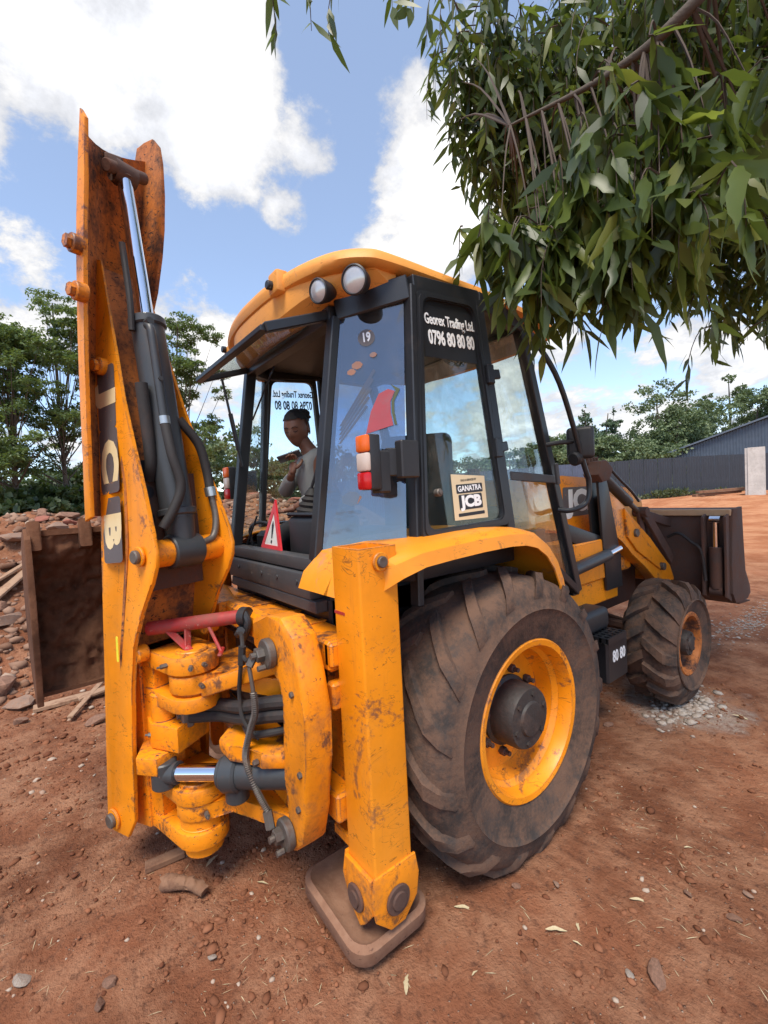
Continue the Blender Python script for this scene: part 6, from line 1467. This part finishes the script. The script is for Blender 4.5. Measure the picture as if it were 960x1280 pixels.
        p = w_+ax_*.02-sd_*.022; th = [p, p-sd_*.022+ax_*.022+pn*.012, p-sd_*.024+ax_*.045+pn*.026, p-sd_*.014+ax_*.062+pn*.036]
        fm = skinned('thumb', {str(q): tuple(pp) for q, pp in enumerate(th)}, {'0': .013, '1': .0115, '2': .010, '3': .008}, [('0', '1'), ('1', '2'), ('2', '3')], skin, '0', 1); bmh.from_mesh(fm)
        o = finish(name, bmh, skin, None, 80); o.parent = rt
    wr = Vector(J['wrR']); fa2 = (wr-Vector(J['elR'])).normalized(); hand(J['wrR'], (-.02, .12, .98), (-.25, .85, .2), 'hand', 1.1)
    hand(J['wrL'], (-.75, -.45, -.25), (0, .0, -1), 'hand', .5)
    ph = wr+shift+Vector((-.006, .008, .094)); bm = B(); vs = box(bm, (-.070, -.034, -.004), (.070, .034, .004), .003, seg=2)
    az_ = Vector((-.50, .10, .80)).normalized(); ax2 = Vector((.50, .72, .36)); ax2 = (ax2-az_*ax2.dot(az_)).normalized(); M = Matrix((ax2, az_.cross(ax2), az_)).transposed().to_4x4(); xf(vs, M)
    o = finish('mobile_phone', bm, phonem, None); o.location = ph+Vector((.0, -.02, .0)); props(o, 'grey mobile phone held up in the hand of the person in the cab', 'phone')
    bm = B(); vs = box(bm, (-.064, -.030, .0042), (.064, .030, .0048), 0); xf(vs, M); s2 = finish('screen', bm, ink, None); s2.parent = o
person()
# warning triangle leaning in the cab
bm = B(); A3 = [(-.165, 0), (.165, 0), (0, .30)]; B3 = [(-.110, .035), (.110, .035), (0, .225)]
Mt = Matrix((Vector((.998, -.06, 0)).normalized(), Vector((-.04, .18, 1)).normalized(), Vector((-.06, -.98, .18)).normalized())).transposed().to_4x4(); Mt.translation = (-.075, -.765, 1.50)
ringprism(bm, A3, B3, Mt, 0, .012)
tri = finish('warning_triangle', bm, sign_red, None); org = Vector((-.075, -.765, 1.50)); tri.data.transform(Matrix.Translation(-org)); tri.location = org; props(tri, 'red and white warning triangle leaning inside the rear of the cab', 'warning triangle')
bm = B(); prism(bm, B3, Mt, .002, .008, 0); o = finish('white_face', bm, white_r, None); o.data.transform(Matrix.Translation(-org)); o.parent = tri
bm = B(); prism(bm, [(-.016, .15), (.0, .175), (.016, .15), (.006, .075), (-.006, .075)], Mt, .009, .0102, 0); cyl(bm, Mt @ Vector((0, .055, .009)), Mt @ Vector((0, .055, .0102)), .010, seg=14); o = finish('exclamation_mark', bm, ink, None); o.data.transform(Matrix.Translation(-org)); o.parent = tri

# ------------------------------------------------------------------ give every separate piece of some parts its own object
def split_pieces(o):
    me = o.data; n_ = len(me.vertices); par = list(range(n_))
    def find(a):
        while par[a] != a: par[a] = par[par[a]]; a = par[a]
        return a
    for e in me.edges:
        a, b_ = find(e.vertices[0]), find(e.vertices[1])
        if a != b_: par[a] = b_
    isl = {}
    for i in range(n_): isl.setdefault(find(i), []).append(i)
    L_ = []
    for k, vs in isl.items():
        P = np.array([me.vertices[i].co[:] for i in vs]); L_.append([set(vs), P.min(0)-.0005, P.max(0)+.0005])
    ch = True
    while ch:
        ch = False
        for i in range(len(L_)):
            for j in range(i+1, len(L_)):
                if (L_[i][1] <= L_[j][2]).all() and (L_[j][1] <= L_[i][2]).all():
                    L_[i] = [L_[i][0] | L_[j][0], np.minimum(L_[i][1], L_[j][1]), np.maximum(L_[i][2], L_[j][2])]; L_.pop(j); ch = True; break
            if ch: break
    if len(L_) < 2 or len(L_) > 12: return
    for q, (vs, _, _) in enumerate(L_[1:]+L_[:1]):
        last = q == len(L_)-1
        bm = B(); bm.from_mesh(me); bm.verts.ensure_lookup_table()
        bmesh.ops.delete(bm, geom=[v for v in bm.verts if v.index not in vs], context='VERTS')
        m2 = bpy.data.meshes.new(o.name.split('.')[0]); bm.to_mesh(m2); bm.free()
        for mm in me.materials: m2.materials.append(mm)
        if last: o.data = m2
        else: c = o.copy(); c.data = m2; COL.objects.link(c)
for o in list(COL.objects):
    if o.type == 'MESH' and o.parent is not None and not len(o.children) and o.name.split('.')[0] in ('hydraulic_hose', 'clevis_pin', 'swivel_pin', 'stop_boss', 'grease_bolt', 'door_hinge', 'slide_rail', 'ram_bush', 'web_hole_shade', 'guide_block', 'peeling_sticker', 'side_wall', 'eyelash', 'gas_strut', 'wiper', 'foot_clevis', 'side_tank', 'sticker_band', 'lock_bracket', 'overhead_wiring', 'pivot_stud', 'casting_bolt', 'steel_pipe', 'window_rail', 'logo_panel'): split_pieces(o)
